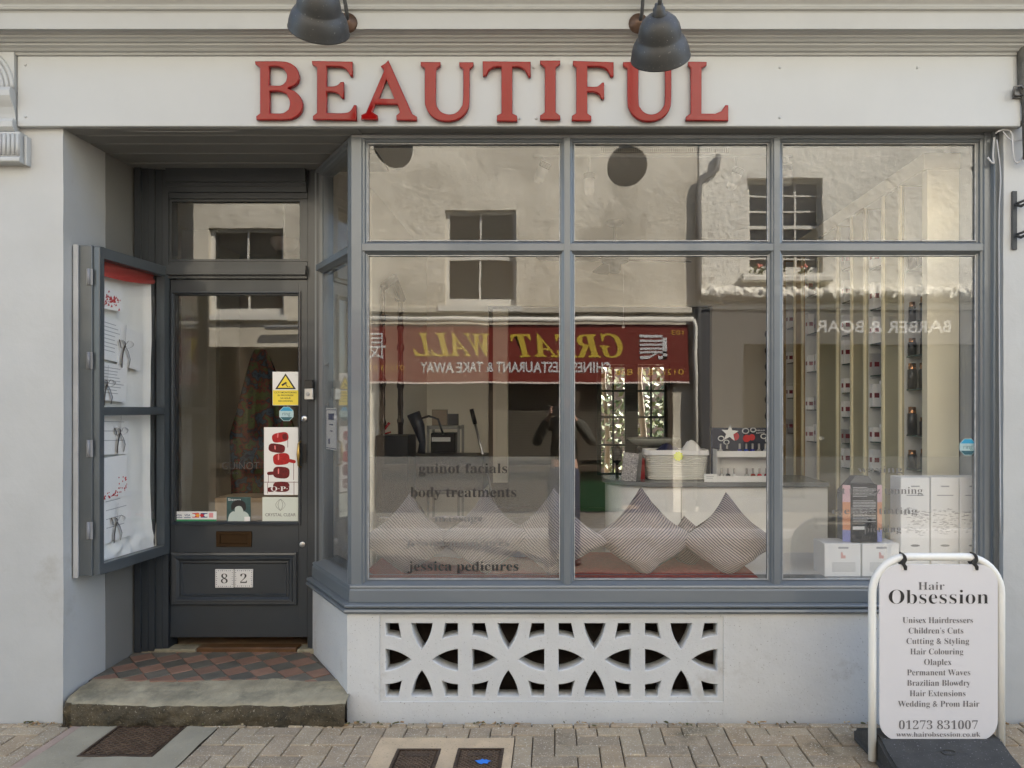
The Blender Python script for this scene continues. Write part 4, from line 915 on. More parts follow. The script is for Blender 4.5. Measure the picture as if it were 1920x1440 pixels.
# ================================================================== SHOP INTERIOR
room = thing('salon_interior', 'cream painted salon room seen through the bay window', 'room', (0, 3, .12))
CREAM = mat('cream_wall_paint', (.86, .83, .74), .7, var=.02); CEIL = mat('white_ceiling_paint', (.86, .85, .81), .8, var=.02)
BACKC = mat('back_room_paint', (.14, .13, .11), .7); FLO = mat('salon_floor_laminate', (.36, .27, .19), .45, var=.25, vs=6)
FZ, CZ0 = .15, 3.08
m = MB(); m.box(-3.35, 2.45, .71, 9.2, FZ-.05, FZ); m.box(-.85, 2.45, .27, .71, FZ-.05, FZ); m.build('floor', FLO, room)
m = MB(); m.box(-3.35, 2.45, .71, 9.2, CZ0, CZ0+.1); m.box(-2.3, 2.45, .36, .71, CZ0, CZ0+.1); m.build('ceiling', CEIL, room)
m = MB(); m.box(2.36, 2.42, .36, 9.2, FZ, CZ0); m.box(2.36, 2.42, .17, .36, .55, CZ0); m.build('right_wall', CREAM, room)
m = MB(); m.box(-3.3, -3.2, .71, 9.2, FZ, CZ0); m.box(-1.40, -1.36, .73, 1.7, FZ, CZ0); m.box(-1.38, -1.30, 1.7, 4.0, FZ, CZ0); m.box(-3.2, LX-.01, .71, .74, FZ, CZ0); m.box(-2.372, -1.3, .705, .73, 2.87, CZ0); m.build('left_wall', CREAM, room)
# partition with a wide opening, darker back room and garden door
DP = 3.95
ox0, ox1, oz = PX(915, DP), PX(1335, DP), PZ(573, DP)
m = MB(); m.box(-3.2, ox0, DP, DP+.1, FZ, CZ0); m.box(ox1, 2.36, DP, DP+.1, FZ, CZ0); m.box(ox0, ox1, DP, DP+.1, oz, CZ0); m.build('partition_wall', CREAM, room)
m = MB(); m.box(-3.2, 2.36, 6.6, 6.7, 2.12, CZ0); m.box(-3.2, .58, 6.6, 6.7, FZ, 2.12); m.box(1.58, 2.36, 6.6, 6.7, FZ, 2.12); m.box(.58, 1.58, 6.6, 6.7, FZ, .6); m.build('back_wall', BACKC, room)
gf = MB(); GRN = mat('dark_green_joinery', (.03, .055, .045), .4)
for a, b in ((.58, .64), (.96, 1.14), (1.50, 1.58)): gf.box(a, b, 6.56, 6.62, .6, 2.12)
for z in (.6, 1.0, 1.38, 1.74, 2.08): gf.box(.64, .96, 6.57, 6.61, z, z+.03); gf.box(1.14, 1.5, 6.57, 6.61, z, z+.03)
gf.box(.79, .815, 6.57, 6.61, .63, 2.08); gf.box(1.31, 1.335, 6.57, 6.61, .63, 2.08)
gf = gf.build('garden_window', GRN, room)
m = MB(); m.box(-3.6, 3.6, 12.5, 12.7, -.3, 3.0); o = m.build('garden_wall', mat('garden_brick', (.20, .15, .11), .9, var=.3, vs=6, bump=.4)); tag(o, 'old brick garden wall beyond the back window', 'wall')
m = MB()
for k in range(2600):
    c = Vector((random.uniform(-.6, 2.8), random.uniform(8.6, 11), .4+random.random()**1.2*2.6)); a = Vector([random.gauss(0, 1) for _ in range(3)]).normalized()*.07; b = a.orthogonal().normalized()*.045
    m.add([c-a, c-b, c+a, c+b], [(0, 1, 2, 3)], random.randrange(2))
tag(m.build('garden_shrubs', [mat('leaf_green', (.07, .11, .03), .6), mat('leaf_olive', (.13, .16, .05), .6)]), 'leafy garden shrubs seen through the back window', 'shrubs', kind='stuff')
m = MB()
for x, y, r in ((.85, 8.9, .05), (1.42, 8.6, .06), (1.5, 9.4, .05)): m.tube([(x, y, -.3), (x+.05, y, 1), (x-.03, y, 2), (x+.06, y, 3.1)], [r, r*.9, r*.7, r*.5], 8)
tag(m.build('garden_stems', mat('pale_bark', (.4, .36, .3), .8)), 'pale shrub stems seen through the back window', 'stems', kind='stuff')
# ceiling fan
fx, fy = PX(1153, 2.6), 2.6; fz = PZ(487, 2.6)
t = thing('ceiling_fan', 'grey ceiling fan with dark blades hanging in the salon', 'fan', (fx, fy, CZ0))
GM = mat('fan_grey_metal', (.25, .25, .24), .35, metal=.6)
m = MB(); m.lathe([(.07, CZ0), (.07, CZ0-.02), (.05, CZ0-.045), (.012, CZ0-.05), (.012, fz+.05), (.10, fz+.045), (.12, fz+.01), (.11, fz-.02), (.05, fz-.03), (.05, fz-.09), (.04, fz-.11), (.001, fz-.11)], Matrix.Translation((fx, fy, 0)), 20); m.build('motor', GM, t)
for k in range(4):
    m = MB(Matrix.Translation((fx, fy, fz)) @ Matrix.Rotation(R(8+90*k), 4, 'Z') @ Matrix.Rotation(R(8), 4, 'X')); m.prism([(.1, -.02), (.2, -.055), (.62, -.07), (.66, 0), (.62, .07), (.2, .055), (.1, .02)], 'z', -.004, .004); m.build('blade', mat('fan_blade', (.16, .13, .10), .5), t)
m = MB(); m.tube([(fx+.07, fy, fz-.1), (fx+.07, fy, fz-.55)], .0015, 4); m.ball((fx+.07, fy, fz-.56), .015, 8); m.build('pull_cord', WHITE, t)
# spot track
ty = 1.0; tz = PZ(296, ty)
t = thing('spotlight_track', 'white ceiling track holding the unlit spotlights behind the glass', 'track', (.5, ty, tz))
boxo('rail', WHITE, t, PX(1000, ty), PX(1485, ty), ty-.012, ty+.012, tz, tz+.022); m = MB()
for x in (PX(1060, ty), PX(1420, ty)): m.box(x-.05, x+.05, ty-.03, ty+.03, tz+.022, CZ0)
m.build('mount', WHITE, t)
for px, py, tl, rl, lab in ((1018, 318, 20, 25, 'spotlight hanging from the track above the left lower pane, half turned'), (1105, 340, 0, 0, 'white spotlight pointing straight down near the middle mullion'), (1380, 330, 15, 22, 'white spotlight tilted left in the middle upper pane'), (1476, 322, 25, -8, 'spotlight partly behind the right mullion')):
    x, z = PX(px, ty), PZ(py, ty)
    s = thing('spotlight', lab, 'spotlight', (x, ty, z), group='white track spotlights')
    T = Matrix.Translation((x, ty, z)) @ Matrix.Rotation(R(tl), 4, 'X') @ Matrix.Rotation(R(rl), 4, 'Y')
    m = MB(T); m.lathe([(.001, .05), (.033, .05), (.033, -.045), (.030, -.05)], Matrix(), 18); m.build('body', WHITE, s)
    m = MB(T)
    for k in range(5): m.lathe([(.034, .046-.007*k), (.0355, .044-.007*k), (.034, .042-.007*k)], Matrix(), 18)
    m.build('cooling_fin', BLACK, s)
    m = MB(T); m.lathe([(.03, -.05), (.031, -.065), (.024, -.085), (.001, -.09)], Matrix(), 18); m.build('bulb', mat('opal_bulb', (.8, .8, .76), .3), s)
    m = MB(); m.tube([(x, ty, z+.05), (x, ty, tz)], .008, 8); m.build('stem', WHITE, s)
# vent grille strip at the window head
m = MB()
gx0, gx1, gz0, gz1 = PX(1128, .2), PX(1366, .2), PZ(286, .2), PZ(266, .2)
n1, n2 = 60, 6
for k in range(n1+1): m.box(gx0+(gx1-gx0)*k/n1-.0022, gx0+(gx1-gx0)*k/n1+.0022, .199, .201, gz0, gz1)
for k in range(n2+1): m.box(gx0, gx1, .2012, .203, gz0+(gz1-gz0)*k/n2-.0022, gz0+(gz1-gz0)*k/n2+.0022)
tag(m.build('vent_grille', mat('grey_mesh', (.25, .24, .21), .6)), 'perforated metal grille strip behind the top of the middle window pane', 'grille')
# window deck with red carpet
DZ = .672
m = MB(); m.box(-.98, 1.02, .135, .78, DZ-.03, DZ); o = m.build('window_deck', mat('red_carpet', (.32, .04, .025), .95, var=.3, vs=60, bump=.9, bs=200, speck=.9, specc=(.28, .09, .06))); tag(o, 'low window deck covered in red carpet under the cushions', 'display deck')
m = MB(); m.box(1.021, 2.34, .135, .78, DZ-.03, DZ-.002); m.build('display_shelf', WHITE, room)
m = MB(); m.box(-.98, 2.34, .76, .79, FZ, DZ-.031); m.build('deck_front', WHITE, room)
# cushions
CUS = mat('taupe_corduroy', (.40, .335, .315), .9, var=0, sheen=.2)
def rib_nodes():
    n = CUS.node_tree.nodes; l = CUS.node_tree.links; b = n['Principled BSDF']
    at = n.new('ShaderNodeAttribute'); at.attribute_name = 'rib'; s_ = n.new('ShaderNodeMath'); s_.operation = 'SINE'; l.new(at.outputs['Fac'], s_.inputs[0])
    r = n.new('ShaderNodeValToRGB'); mr = n.new('ShaderNodeMapRange'); mr.inputs['From Min'].default_value = -1; l.new(s_.outputs[0], mr.inputs[0]); l.new(mr.outputs[0], r.inputs[0])
    e = r.color_ramp.elements; e[0].position = .12; e[0].color = (.05, .045, .06, 1); e[1].position = .45; e[1].color = (.34, .285, .265, 1)
    l.new(r.outputs[0], b.inputs['Base Color']); bp = n.new('ShaderNodeBump'); bp.inputs['Distance'].default_value = .003; bp.inputs['Strength'].default_value = .7; l.new(mr.outputs[0], bp.inputs['Height']); l.new(bp.outputs[0], b.inputs['Normal'])
rib_nodes()
def cushion(label, px, py, half, y, rot, lean, yaw, ribrot, sq=1.0, back=False):
    c = Vector((PX(px, y), y, PZ(py, y)))
    T = Matrix.Translation(c) @ Matrix.Rotation(R(yaw), 4, 'Z') @ Matrix.Rotation(R(lean), 4, 'X') @ Matrix.Rotation(R(rot), 4, 'Y')
    n = 44; vs, fs, rib = [], [], []; seed = px*.1
    cr, sr = math.cos(R(ribrot)), math.sin(R(ribrot))
    for side in (-1, 1):
        base = len(vs)
        for j in range(n+1):
            for i in range(n+1):
                u, v = math.sin(math.pi/2*(-1+2*i/n)), math.sin(math.pi/2*(-1+2*j/n))
                pu = u*(1-.12*(1-abs(v)**1.7)*abs(u)**2); pv = v*(1-.12*(1-abs(u)**1.7)*abs(v)**2)
                e = (1-u**4)*(1-v**4)
                th = .115*(max(0, (1-u**2)*(1-v**2)))**.40 + .016*noise.noise(Vector((u*1.6+seed, v*1.6, side)))*e
                th -= .012*math.exp(-((u*.7+v*.7-.25*math.sin(3*(u-v)+seed))/.12)**2)*e*(.6+.4*math.sin(seed))
                th -= .009*math.exp(-((u*.8-v*.6-.3+.2*math.sin(4*(u+v)+seed*2))/.09)**2)*e
                rib.append((pu*cr+pv*sr)*half/.0112*2*math.pi+1.2*noise.noise(Vector((u*1.5, v*1.5, seed))))
                p = T @ Vector((pu*half*sq, side*th, pv*half)) - c
                nn = noise.noise_vector(Vector((p.x*7+seed, p.z*7, side*.5)))
                if p.z < -.09: p.z = -.09+(p.z+.09)*.62
                p.x *= 1+.10*math.exp(-((p.z+.03)/.10)**2)-.10*max(0, min(1, (p.z-.06)/.12))
                p.x += nn.x*.014+.03*math.sin(seed*3)*max(0, p.z)*2; p.z += nn.y*.010; p.y += .25*max(0, p.z-.10)
                vs.append(p+c-Vector((0, 0, .022)))
        for j in range(n):
            for i in range(n): a = base+j*(n+1)+i; fs.append((a, a+1, a+n+2, a+n+1))
    me = bpy.data.meshes.new('cushion'); me.from_pydata([tuple(v) for v in vs], [], fs); me.materials.append(CUS)
    at = me.attributes.new('rib', 'FLOAT', 'POINT'); at.data.foreach_set('value', rib)
    me.polygons.foreach_set('use_smooth', [True]*len(fs))
    o = bpy.data.objects.new('cushion', me); link(o); tag(o, label, 'cushion', 'corduroy cushions in the shop window')
cushion('leftmost striped corduroy cushion blurred behind the frosted film', 765, 1003, .172, .30, 45, -16, 6, 90)
cushion('pointed striped cushion below the words body treatments', 912, 1000, .176, .275, 42, -13, -6, 0)
cushion('striped cushion half hidden by the window mullion', 1040, 1002, .182, .27, 46, -12, -10, 90)
cushion('broad striped cushion standing in the middle of the middle pane', 1208, 1001, .186, .30, 48, -14, 8, 0)
cushion('striped cushion at the right end of the middle pane', 1364, 1006, .176, .29, 45, -12, -5, 90)
cushion('striped cushion slumped behind the two right cushions', 1290, 1012, .11, .52, 45, -20, 4, 0)
FUR = mat('pale_pink_faux_fur', (.50, .43, .41), .95, var=.15, vs=20, bump=.9, bs=60, sheen=.4)
m = MB(); m.grid(lambda u, v: (-.95+u*.86, .50+.10*math.sin(math.pi*v)-.1*(v-.5), DZ+.02+.23*math.sin(math.pi*v*.5)+.02*noise.noise(Vector((u*5, v*4, 2)))), 40, 14)
o = m.build('fur_throw', FUR); tag(o, 'pale fluffy throw heaped behind the frosted left pane', 'throw')
# reception counter
cy = 1.45
t = thing('reception_counter', 'white curved reception counter with a grey top', 'counter', (1.0, cy, FZ))
def ctr(out, x1=1.86):
    P = []; r = .34
    for k in range(13): q = math.pi-math.pi/2*k/12*1; P.append((.72+(r+out)*math.cos(q), cy+.36-(r+out)*math.sin(q)))
    return P+[(x1, cy+.02-out), (x1, cy+.55), (.38-out, cy+.55)]
m = MB(); m.prism(ctr(0), 'z', FZ, .985); m.build('front_panel', mat('white_laminate', (.90, .90, .88), .35), t)
m = MB(); m.prism(ctr(.035), 'z', .986, 1.016); m.build('counter_top', mat('grey_counter_edge', (.30, .31, .31), .25, metal=.3), t, bevel=.003)
m = MB(); m.box(.86, .863, cy+.012, cy+.02, FZ+.02, .98); m.build('panel_joint', INKG, t)
CT = 1.017
# wicker basket
by = cy+.13; bx0, bx1 = PX(1212, by), PX(1330, by); bh = .205
t = thing('wicker_basket', 'white wicker basket with a cloth liner on the counter', 'basket', ((bx0+bx1)/2, by+.12, CT))
WK = mat('white_wicker', (.90, .89, .83), .6, var=.06)
m = MB(); cxm, cym = (bx0+bx1)/2, by+.13; hw, hd = (bx1-bx0)/2, .13
def brect(z, e=0, n=48, ph=0, am=0):
    s = .90+.10*(z-CT)/bh; P = []
    for k in range(n+1):
        q = 2*math.pi*k/n; f = lambda c: math.copysign(abs(c)**.35, c)
        o_ = am*(1 if (k+ph) % 2 else -1); P.append((cxm+f(math.cos(q))*(hw*s+e+o_), cym+f(math.sin(q))*(hd*s+e+o_), z))
    return P
for k in range(15): m.tube(brect(CT+.008+k*(bh-.02)/14, ph=k, am=.0028), .0058, 6, caps=False)
m.build('woven_side', WK, t)
m = MB(); m.prism([(p[0], p[1]) for p in brect(CT+.01, -.012)[:-1]], 'z', CT, CT+.01); P0 = brect(CT+.01, -.009); P1 = brect(CT+bh-.01, -.009)
n = len(P0); m.add(P0+P1, [(i, i+1, n+i+1, n+i) for i in range(n-1)]); m.build('inner_wall', WK, t)
m = MB(); m.grid(lambda u, v: (lambda p: (p[0], p[1], p[2]+(.018*math.sin(v*math.pi))))(Vector(brect(CT+bh-.03*v, .004+.010*v*(1+.4*math.sin(u*50)))[int(round(u*48)) % 48])), 48, 5); m.build('cloth_liner', mat('white_liner', (.90, .90, .91), .85, var=.03), t)
m = MB(); T0 = Matrix.Translation((cxm+.0, by-.012, CT+bh*.86)) @ Matrix.Rotation(R(90), 4, 'X'); m.prism([((cxm-.0)+(.031+.004*math.cos(9*q))*math.cos(q), CT+bh*.82+(.031+.004*math.cos(9*q))*math.sin(q)) for q in [math.pi*2*k/36 for k in range(36)]], 'y', by-.022, by-.020)
o = m.build('price_star', mat('fluorescent_yellow', (.75, .85, .05), .5, var=0)); tag(o, 'round bright yellow price sticker on the basket', 'price sticker')
m = MB(); m.grid(lambda u, v: (cxm-.13+u*.16, cym-.05+v*.12, CT+bh+.045*math.sin(math.pi*u)*math.sin(math.pi*v)+.012*noise.noise(Vector((u*6, v*6, 1)))), 14, 10); o = m.build('navy_towel', mat('navy_towelling', (.02, .025, .08), .95)); tag(o, 'folded navy towel lying in the white basket', 'towel')
m = MB(); m.grid(lambda u, v: (cxm+.05+u*.14, cym-.05+v*.12, CT+bh+.07*math.sin(math.pi*u)*math.sin(math.pi*v)+.012*noise.noise(Vector((u*6, v*6, 3)))), 14, 10); o = m.build('white_towel', mat('white_liner', (.90, .90, .91), .85)); tag(o, 'rolled white towel lying in the white basket', 'towel')
# bowl, books, red box
m = MB(); m.lathe([(.04, CT+.20), (.10, CT+.205), (.17, CT+.235), (.20, CT+.27), (.195, CT+.275), (.16, CT+.24), (.001, CT+.212)], Matrix.Translation((PX(1225, 2.1), 2.1, 0)), 28); o = m.build('serving_bowl', mat('grey_glass_bowl', (.35, .37, .34), .2)); tag(o, 'shallow grey bowl behind the wicker basket', 'bowl')
m = MB(); m.box(PX(1195, 2.1), PX(1260, 2.1), 1.98, 2.2, CT, CT+.2); o = m.build('till', mat('dark_till', (.05, .05, .05), .4), bevel=.01); tag(o, 'dark till standing behind the basket', 'till')
GLIT = mat('silver_glitter_cover', (.42, .40, .40), .3, metal=.7, var=.5, vs=90, bump=.8, bs=140, speck=.9, specc=(.95, .92, .9))
m = MB(Matrix.Translation((PX(1164, cy+.1), cy+.1, CT)) @ Matrix.Rotation(R(-10), 4, 'Z') @ Matrix.Rotation(R(6), 4, 'Y')); m.box(0, .105, 0, .012, .0, .20); o = m.build('glitter_album', GLIT, bevel=.003); tag(o, 'silver glitter covered album standing on the left of the counter', 'album')
m = MB(Matrix.Translation((PX(1164, cy+.1)+.10, cy+.11, CT)) @ Matrix.Rotation(R(32), 4, 'Z') @ Matrix.Rotation(R(6), 4, 'Y')); m.box(.012, .05, .002, .014, .0, .195); o = m.build('grey_album', mat('grey_cover', (.2, .2, .2), .4), bevel=.002); tag(o, 'plain grey album leaning against the glitter album', 'album')
m = MB(); m.box(PX(1193, cy+.2), PX(1209, cy+.2), cy+.2, cy+.26, CT, CT+.15); o = m.build('red_gift_box', mat('red_gift', (.3, .01, .015), .3)); tag(o, 'narrow dark red box between the album and the basket', 'box')
m = MB(); m.lathe([(.012, CT), (.012, CT+.1), (.035, CT+.13), (.038, CT+.2), (.02, CT+.23), (.001, CT+.235)], Matrix.Translation((PX(1157, cy+.3), cy+.3, 0)), 14); o = m.build('hair_brush', BLACK); tag(o, 'black round brush standing behind the glitter album', 'brush')
# nail varnish stand
vy = cy+.02; vx0, vx1 = PX(1344, vy), PX(1452, vy)
t = thing('varnish_stand', 'white two tier stand for nail varnish on the counter', 'display stand', ((vx0+vx1)/2, vy+.1, CT))
m = MB()
z0, z1 = PZ(897, vy), PZ(851, vy)
for zz, y0_ in ((CT+.012, vy), (z1-.012, vy+.045)):
    m.box(vx0, vx1, y0_, y0_+.08, zz, zz+.006); m.prism([(y0_-.012, zz-.012), (y0_-.004, zz+.028), (y0_, zz+.028), (y0_, zz-.012)], 'x', vx0, vx1)
m.box(vx0, vx0+.004, vy, vy+.13, CT, z1+.03); m.box(vx1-.004, vx1, vy, vy+.13, CT, z1+.03); m.box(vx0, vx1, vy+.126, vy+.13, CT, PZ(850, vy)); m.build('tier', WHITE, t)
m = MB(); m.box(vx0-.012, vx1, vy+.132, vy+.136, CT, PZ(803, vy)); hb = m.build('header_card', mat('navy_header_card', (.012, .015, .035), .4), t)
def loopm(cx, cz, r, n=16): m_ = MB(); m_.tube([(cx+r*math.cos(q), vy+.129, cz+r*.8*math.sin(q)) for q in [math.pi*2*k/n for k in range(n+1)]], .004, 5); return m_
for k, (px, py, r) in enumerate(((1352, 822, .020), (1362, 829, .018), (1398, 808, .022), (1412, 806, .018), (1432, 818, .020), (1440, 826, .016))): loopm(PX(px, vy+.13), PZ(py, vy+.13), r).build('white_swirl', WST, t)
for px, py, r in ((1378, 818, .03), (1400, 822, .026), (1410, 820, .022)): m = MB(); m.prism([(PX(px, vy+.13)+r*math.cos(q), PZ(py, vy+.13)+r*math.sin(q)) for q in [math.pi*2*k/18 for k in range(18)]], 'y', vy+.1295+px*.000001, vy+.1315); m.build('red_spot', mat('header_red', (.6, .02, .02), .4), t)
text('lettering', 'HELLO', PX(1418, vy+.13), PX(1434, vy+.13), PZ(808, vy+.13), .008, wallM(vy+.1285), WST, t, None, .02)
text('lettering', 'KITTY', PX(1418, vy+.13), PX(1434, vy+.13), PZ(813, vy+.13), .008, wallM(vy+.1285), WST, t, None, .02)
m = MB(); sx, sz = PX(1375, vy), PZ(813, vy); m.prism([(sx+(.062 if k % 2 == 0 else .026)*math.sin(R(36*k+4)), sz+(.062 if k % 2 == 0 else .026)*math.cos(R(36*k+4))) for k in range(10)], 'y', vy+.10, vy+.103); o = m.build('paper_star', mat('white_card', (.8, .81, .8), .6)); tag(o, 'white paper star stuck on the varnish stand', 'star')
CAPM = mat('chrome_cap', (.35, .33, .31), .3, metal=.6)
def bottle(px, zb, y_, col, lab, ro):
    x = PX(px, y_); t = thing('varnish_bottle', lab, 'bottle', (x, y_, zb), group='nail varnish bottles on the stand')
    T = Matrix.Translation((x, y_, zb)); c = col
    mt = MATS.get('varnish_%d' % ro) or mat('varnish_%d' % ro, c, .1, var=0, coat=.6)
    m = MB(); m.lathe([(.001, 0), (.014, .0), (.0165, .006), (.0165, .024), (.012, .032), (.006, .035)], T, 12); m.build('glass_body', mt, t)
    m = MB(); m.lathe([(.008, .034), (.0075, .07), (.005, .072), (.001, .072)], T, 10); m.build('cap', CAPM, t)
cols = [('clear', (.4, .4, .38)), ('black', (.01, .01, .012)), ('navy blue', (.02, .03, .25)), ('mid blue', (.03, .09, .5)), ('deep blue', (.015, .02, .3)), ('smoky clear', (.25, .25, .24)), ('silver', (.4, .4, .42))]
for k, px in enumerate((1351, 1363, 1387, 1399, 1411, 1423, 1435)):
    bottle(px, z1-.005, vy+.075, cols[k][1], '%s nail varnish bottle on the upper tier of the white stand' % cols[k][0], k)
cols2 = [('grey clear', (.42, .42, .4)), ('jet black', (.012, .012, .014)), ('white', (.7, .7, .7)), ('pearl', (.6, .6, .58)), ('brick red', (.3, .04, .03)), ('bright red', (.55, .01, .02)), ('dark red', (.22, .005, .015))]
for k, px in enumerate((1353, 1365, 1377, 1400, 1412, 1424, 1437)):
    bottle(px, CT+.019, vy+.03, cols2[k][1], '%s nail varnish bottle on the lower tier of the white stand' % cols2[k][0], 10+k)
t = thing('business_card', 'white business card propped beside the varnish stand', 'card', (PX(1331, vy), vy, CT)); boxo('card', CARD, t, PX(1320, vy), PX(1344, vy), vy-.01, vy-.008, CT, CT+.055)
m = MB(); [m.box(PX(1324, vy), PX(1338-2*k, vy), vy-.0115, vy-.0105, CT+.036-.012*k, CT+.039-.012*k) for k in range(2)]; m.build('print', mat('faint_print', (.42, .43, .45), .6), t)
# wall cabinets down the right side
CABX = 2.0
CABM = mat('cream_cabinet', (.80, .75, .58), .45, var=.04); WOODM = mat('honey_wood_edge', (.40, .26, .10), .4, var=.15, vs=10)
BACKM = mat('cabinet_back', (.50, .49, .45), .6); GSH = mat('glass_shelf_edge', (.05, .09, .08), .15, var=0)
cabs = thing('shelf_cabinet_run', 'tall cream shelving cabinets lining the right wall of the salon', 'cabinet', (2.18, 2, FZ))
def dep(px): return F*CABX/(px-1040)+CAMY
posts = [(1797, 1729), (1692, 1657), (1625, 1598), (1573, 1535), (1507, 1491), (1471, 1455)]
ztop = 2.80
for i, (a, b) in enumerate(posts):
    y0_, y1_ = max(dep(a), .40), dep(b); mt = CABM if i < 3 else WOODM if i > 3 else CABM
    if i == 0:
        boxo('end_panel', CABM, cabs, CABX, 2.17, y0_, y1_, FZ, ztop); boxo('end_upright', mat('white_end_panel', (.72, .70, .60), .4), cabs, 2.175, 2.355, .43, .46, FZ, 2.78)
    else: boxo('upright', mat('olive_cream_post', (.42, .38, .25), .5) if i < 4 else mt, cabs, CABX, 2.355, y0_, y1_, FZ, ztop)
    if 0 < i < 5:
        for yy_ in (y0_, y1_-.02): boxo('edge_bead', mat('pale_bead', (.88, .82, .58), .35), cabs, CABX-.016, CABX-.001, yy_, yy_+.02, FZ, ztop)
boxo('cornice_board', CABM, cabs, CABX-.02, 2.355, .40, dep(1455), ztop+.001, ztop+.09, bevel=.004)
boxo('back_board', BACKM, cabs, 2.30, 2.355, .47, dep(1455), FZ, ztop-.001)
m = MB(); [m.lathe([(.001, .004), (.006, .002), (.006, 0)], Matrix.Translation((2.17+.18*u, .43, 2.75)) @ Matrix.Rotation(R(90), 4, 'X'), 8) for u in (.15, .8)]; m.build('screw', INKG, cabs)
RL = mat('dark_red_label', (.22, .02, .03), .5, var=0)
bays = [(1, 1729, 1692, [1.17, 1.36, 1.62, 1.81, 2.0, 2.3], 'nearest'), (2, 1657, 1625, [1.12, 1.3, 1.52, 1.72, 1.92, 2.14, 2.4], 'second'), (3, 1598, 1573, [1.1, 1.27, 1.45, 1.62, 1.82, 2.02, 2.25, 2.48], 'third'), (4, 1535, 1507, [1.25, 1.5, 1.8, 2.1, 2.4], 'fourth'), (5, 1491, 1471, [1.3, 1.6, 1.9, 2.2], 'farthest')]
ordn = ['lowest', 'second', 'third', 'fourth', 'fifth', 'sixth', 'seventh', 'top']
BXM = [mat('product_white', (.85, .85, .85), .5), mat('product_silver', (.45, .45, .47), .3, metal=.3), mat('product_black', (.02, .02, .02), .3), mat('copper_cap', (.45, .22, .10), .25, metal=.8)]
for bi, a, b, zs, nm in bays:
    y0_, y1_ = dep(a), dep(b)
    boxo('bay_side', mat('pale_bay_lining', (.62, .63, .60), .5), cabs, CABX+.01, 2.295, y1_-.006, y1_-.001, FZ+.01, ztop-.01)
    for k, z in enumerate(zs):
        boxo('glass_shelf', GSH, cabs, CABX+.02, 2.295, y0_+.002, y1_-.008, z, z+.008)
        gap = (zs[k+1]-z if k+1 < len(zs) else .3)
        nx = 3
        for q in range(nx):
            x = CABX+(.032, .092, .155)[q]; yb = y1_-.05-.01*(q == 1);  h = min(gap-.03, random.uniform(.09, .17))
            dark = bi == 1
            lab = '%s %s on the %s shelf, %s cabinet bay' % (('outermost', 'middle', 'innermost')[q], 'black and copper bottle' if dark else 'red labelled white box', ordn[k], nm)
            t = thing('product_bottle' if dark else 'product_box', lab, 'product', (x, yb, z+.008), group='products on the %s shelf of the %s bay' % (ordn[k], nm))
            if dark:
                r = random.uniform(.018, .026); m = MB(); m.lathe([(.001, 0), (r, 0), (r, h*.75), (r*.6, h*.8)], Matrix.Translation((x, yb, z+.008)), 12); m.build('body', BXM[2], t)
                m = MB(); m.lathe([(r*.8, h*.76), (r*.8, h), (.001, h)], Matrix.Translation((x, yb, z+.0085)), 12); m.build('cap', BXM[3], t)
            else:
                m = MB(); m.box(x-.026, x+.026, yb-.026, yb+.026, z+.008, z+.008+h); m.build('carton', BXM[random.choice((0, 0, 1))], t)
                m = MB(); s = .015; zc = z+.008+h*.5; m.box(x-s, x+s, yb-.0275, yb-.0263, zc-s, zc+s); m.box(x-.0275, x-.0263, yb-s, yb+s, zc-s, zc+s); m.build('label', RL, t)
m = MB(); yy_ = (dep(1729)+dep(1692))/2; m.grid(lambda u, v: (2.05+u*.14, yy_-.03-.03*math.sin(math.pi*u)*math.sin(math.pi*v), 1.825+v*.165), 8, 8); m.grid(lambda u, v: (2.05+u*.14, yy_+.03*math.sin(math.pi*u)*math.sin(math.pi*v), 1.825+v*.165), 8, 8); o = m.build('black_gift_bag', mat('product_black', (.02, .02, .02), .3)); tag(o, 'black bag hanging in the nearest cabinet bay', 'bag')
# display boxes in the right window
def vbox(nm, lab, px0, px1, py0, y, zb, d, body, art):
    a, b, zt_ = PX(px0, y), PX(px1, y), PZ(py0, y)
    t = thing(nm, lab, 'box', ((a+b)/2, y, zb), group='white product boxes in the right window'); boxo('carton', body, t, a, b, y, y+d, zb, zt_, bevel=.002); W, H = b-a, zt_-zb
    if art == 'tall':
        m = MB()
        for k in range(90):
            x = a+W*random.uniform(.05, .93); z = zb+H*(.42+.25*random.random())+.01*math.sin(x*60); m.box(x, x+random.uniform(.006, .02), y-.0012-k*.000005, y-.0006, z, z+.0025)
        m.build('scribble_print', mat('grey_script', (.40, .40, .42), .6), t)
        m = MB(); m.prism([(a+W*.5+.024*math.cos(q), zb+H*.30+.006*math.sin(q)) for q in [math.pi*2*i/16 for i in range(16)]], 'y', y-.0012, y-.0004); m.build('oval_logo', mat('grey_logo', (.25, .26, .27), .5), t)
        m = MB(); m.box(a+W*.35, a+W*.65, y-.0012, y-.0004, zt_-H*.10, zt_-H*.085); m.box(a+W*.2, a+W*.8, y-.0012, y-.0004, zt_-H*.19, zt_-H*.18); m.build('print', mat('faint_print', (.42, .43, .45), .6), t)
    else:
        m = MB(); m.box(a+W*.38, a+W*.66, y-.0012, y-.0004, zt_-H*.16, zt_-H*.10); [m.box(a+W*.2, a+W*.85, y-.0012, y-.0004, zb+H*(.40-.06*k), zb+H*(.42-.06*k)) for k in range(5)]; m.build('print', mat('faint_print', (.42, .43, .45), .6), t)
        m = MB(); m.prism([(a+W*.45, zb+H*.55), (a+W*.58, zb+H*.55), (a+W*.58, zb+H*.64), (a+W*.52, zb+H*.64), (a+W*.49, zb+H*.74), (a+W*.45, zb+H*.74)], 'y', y-.0012, y-.0004); m.build('pink_logo', mat('pink_logo_print', (.75, .45, .42), .5), t)
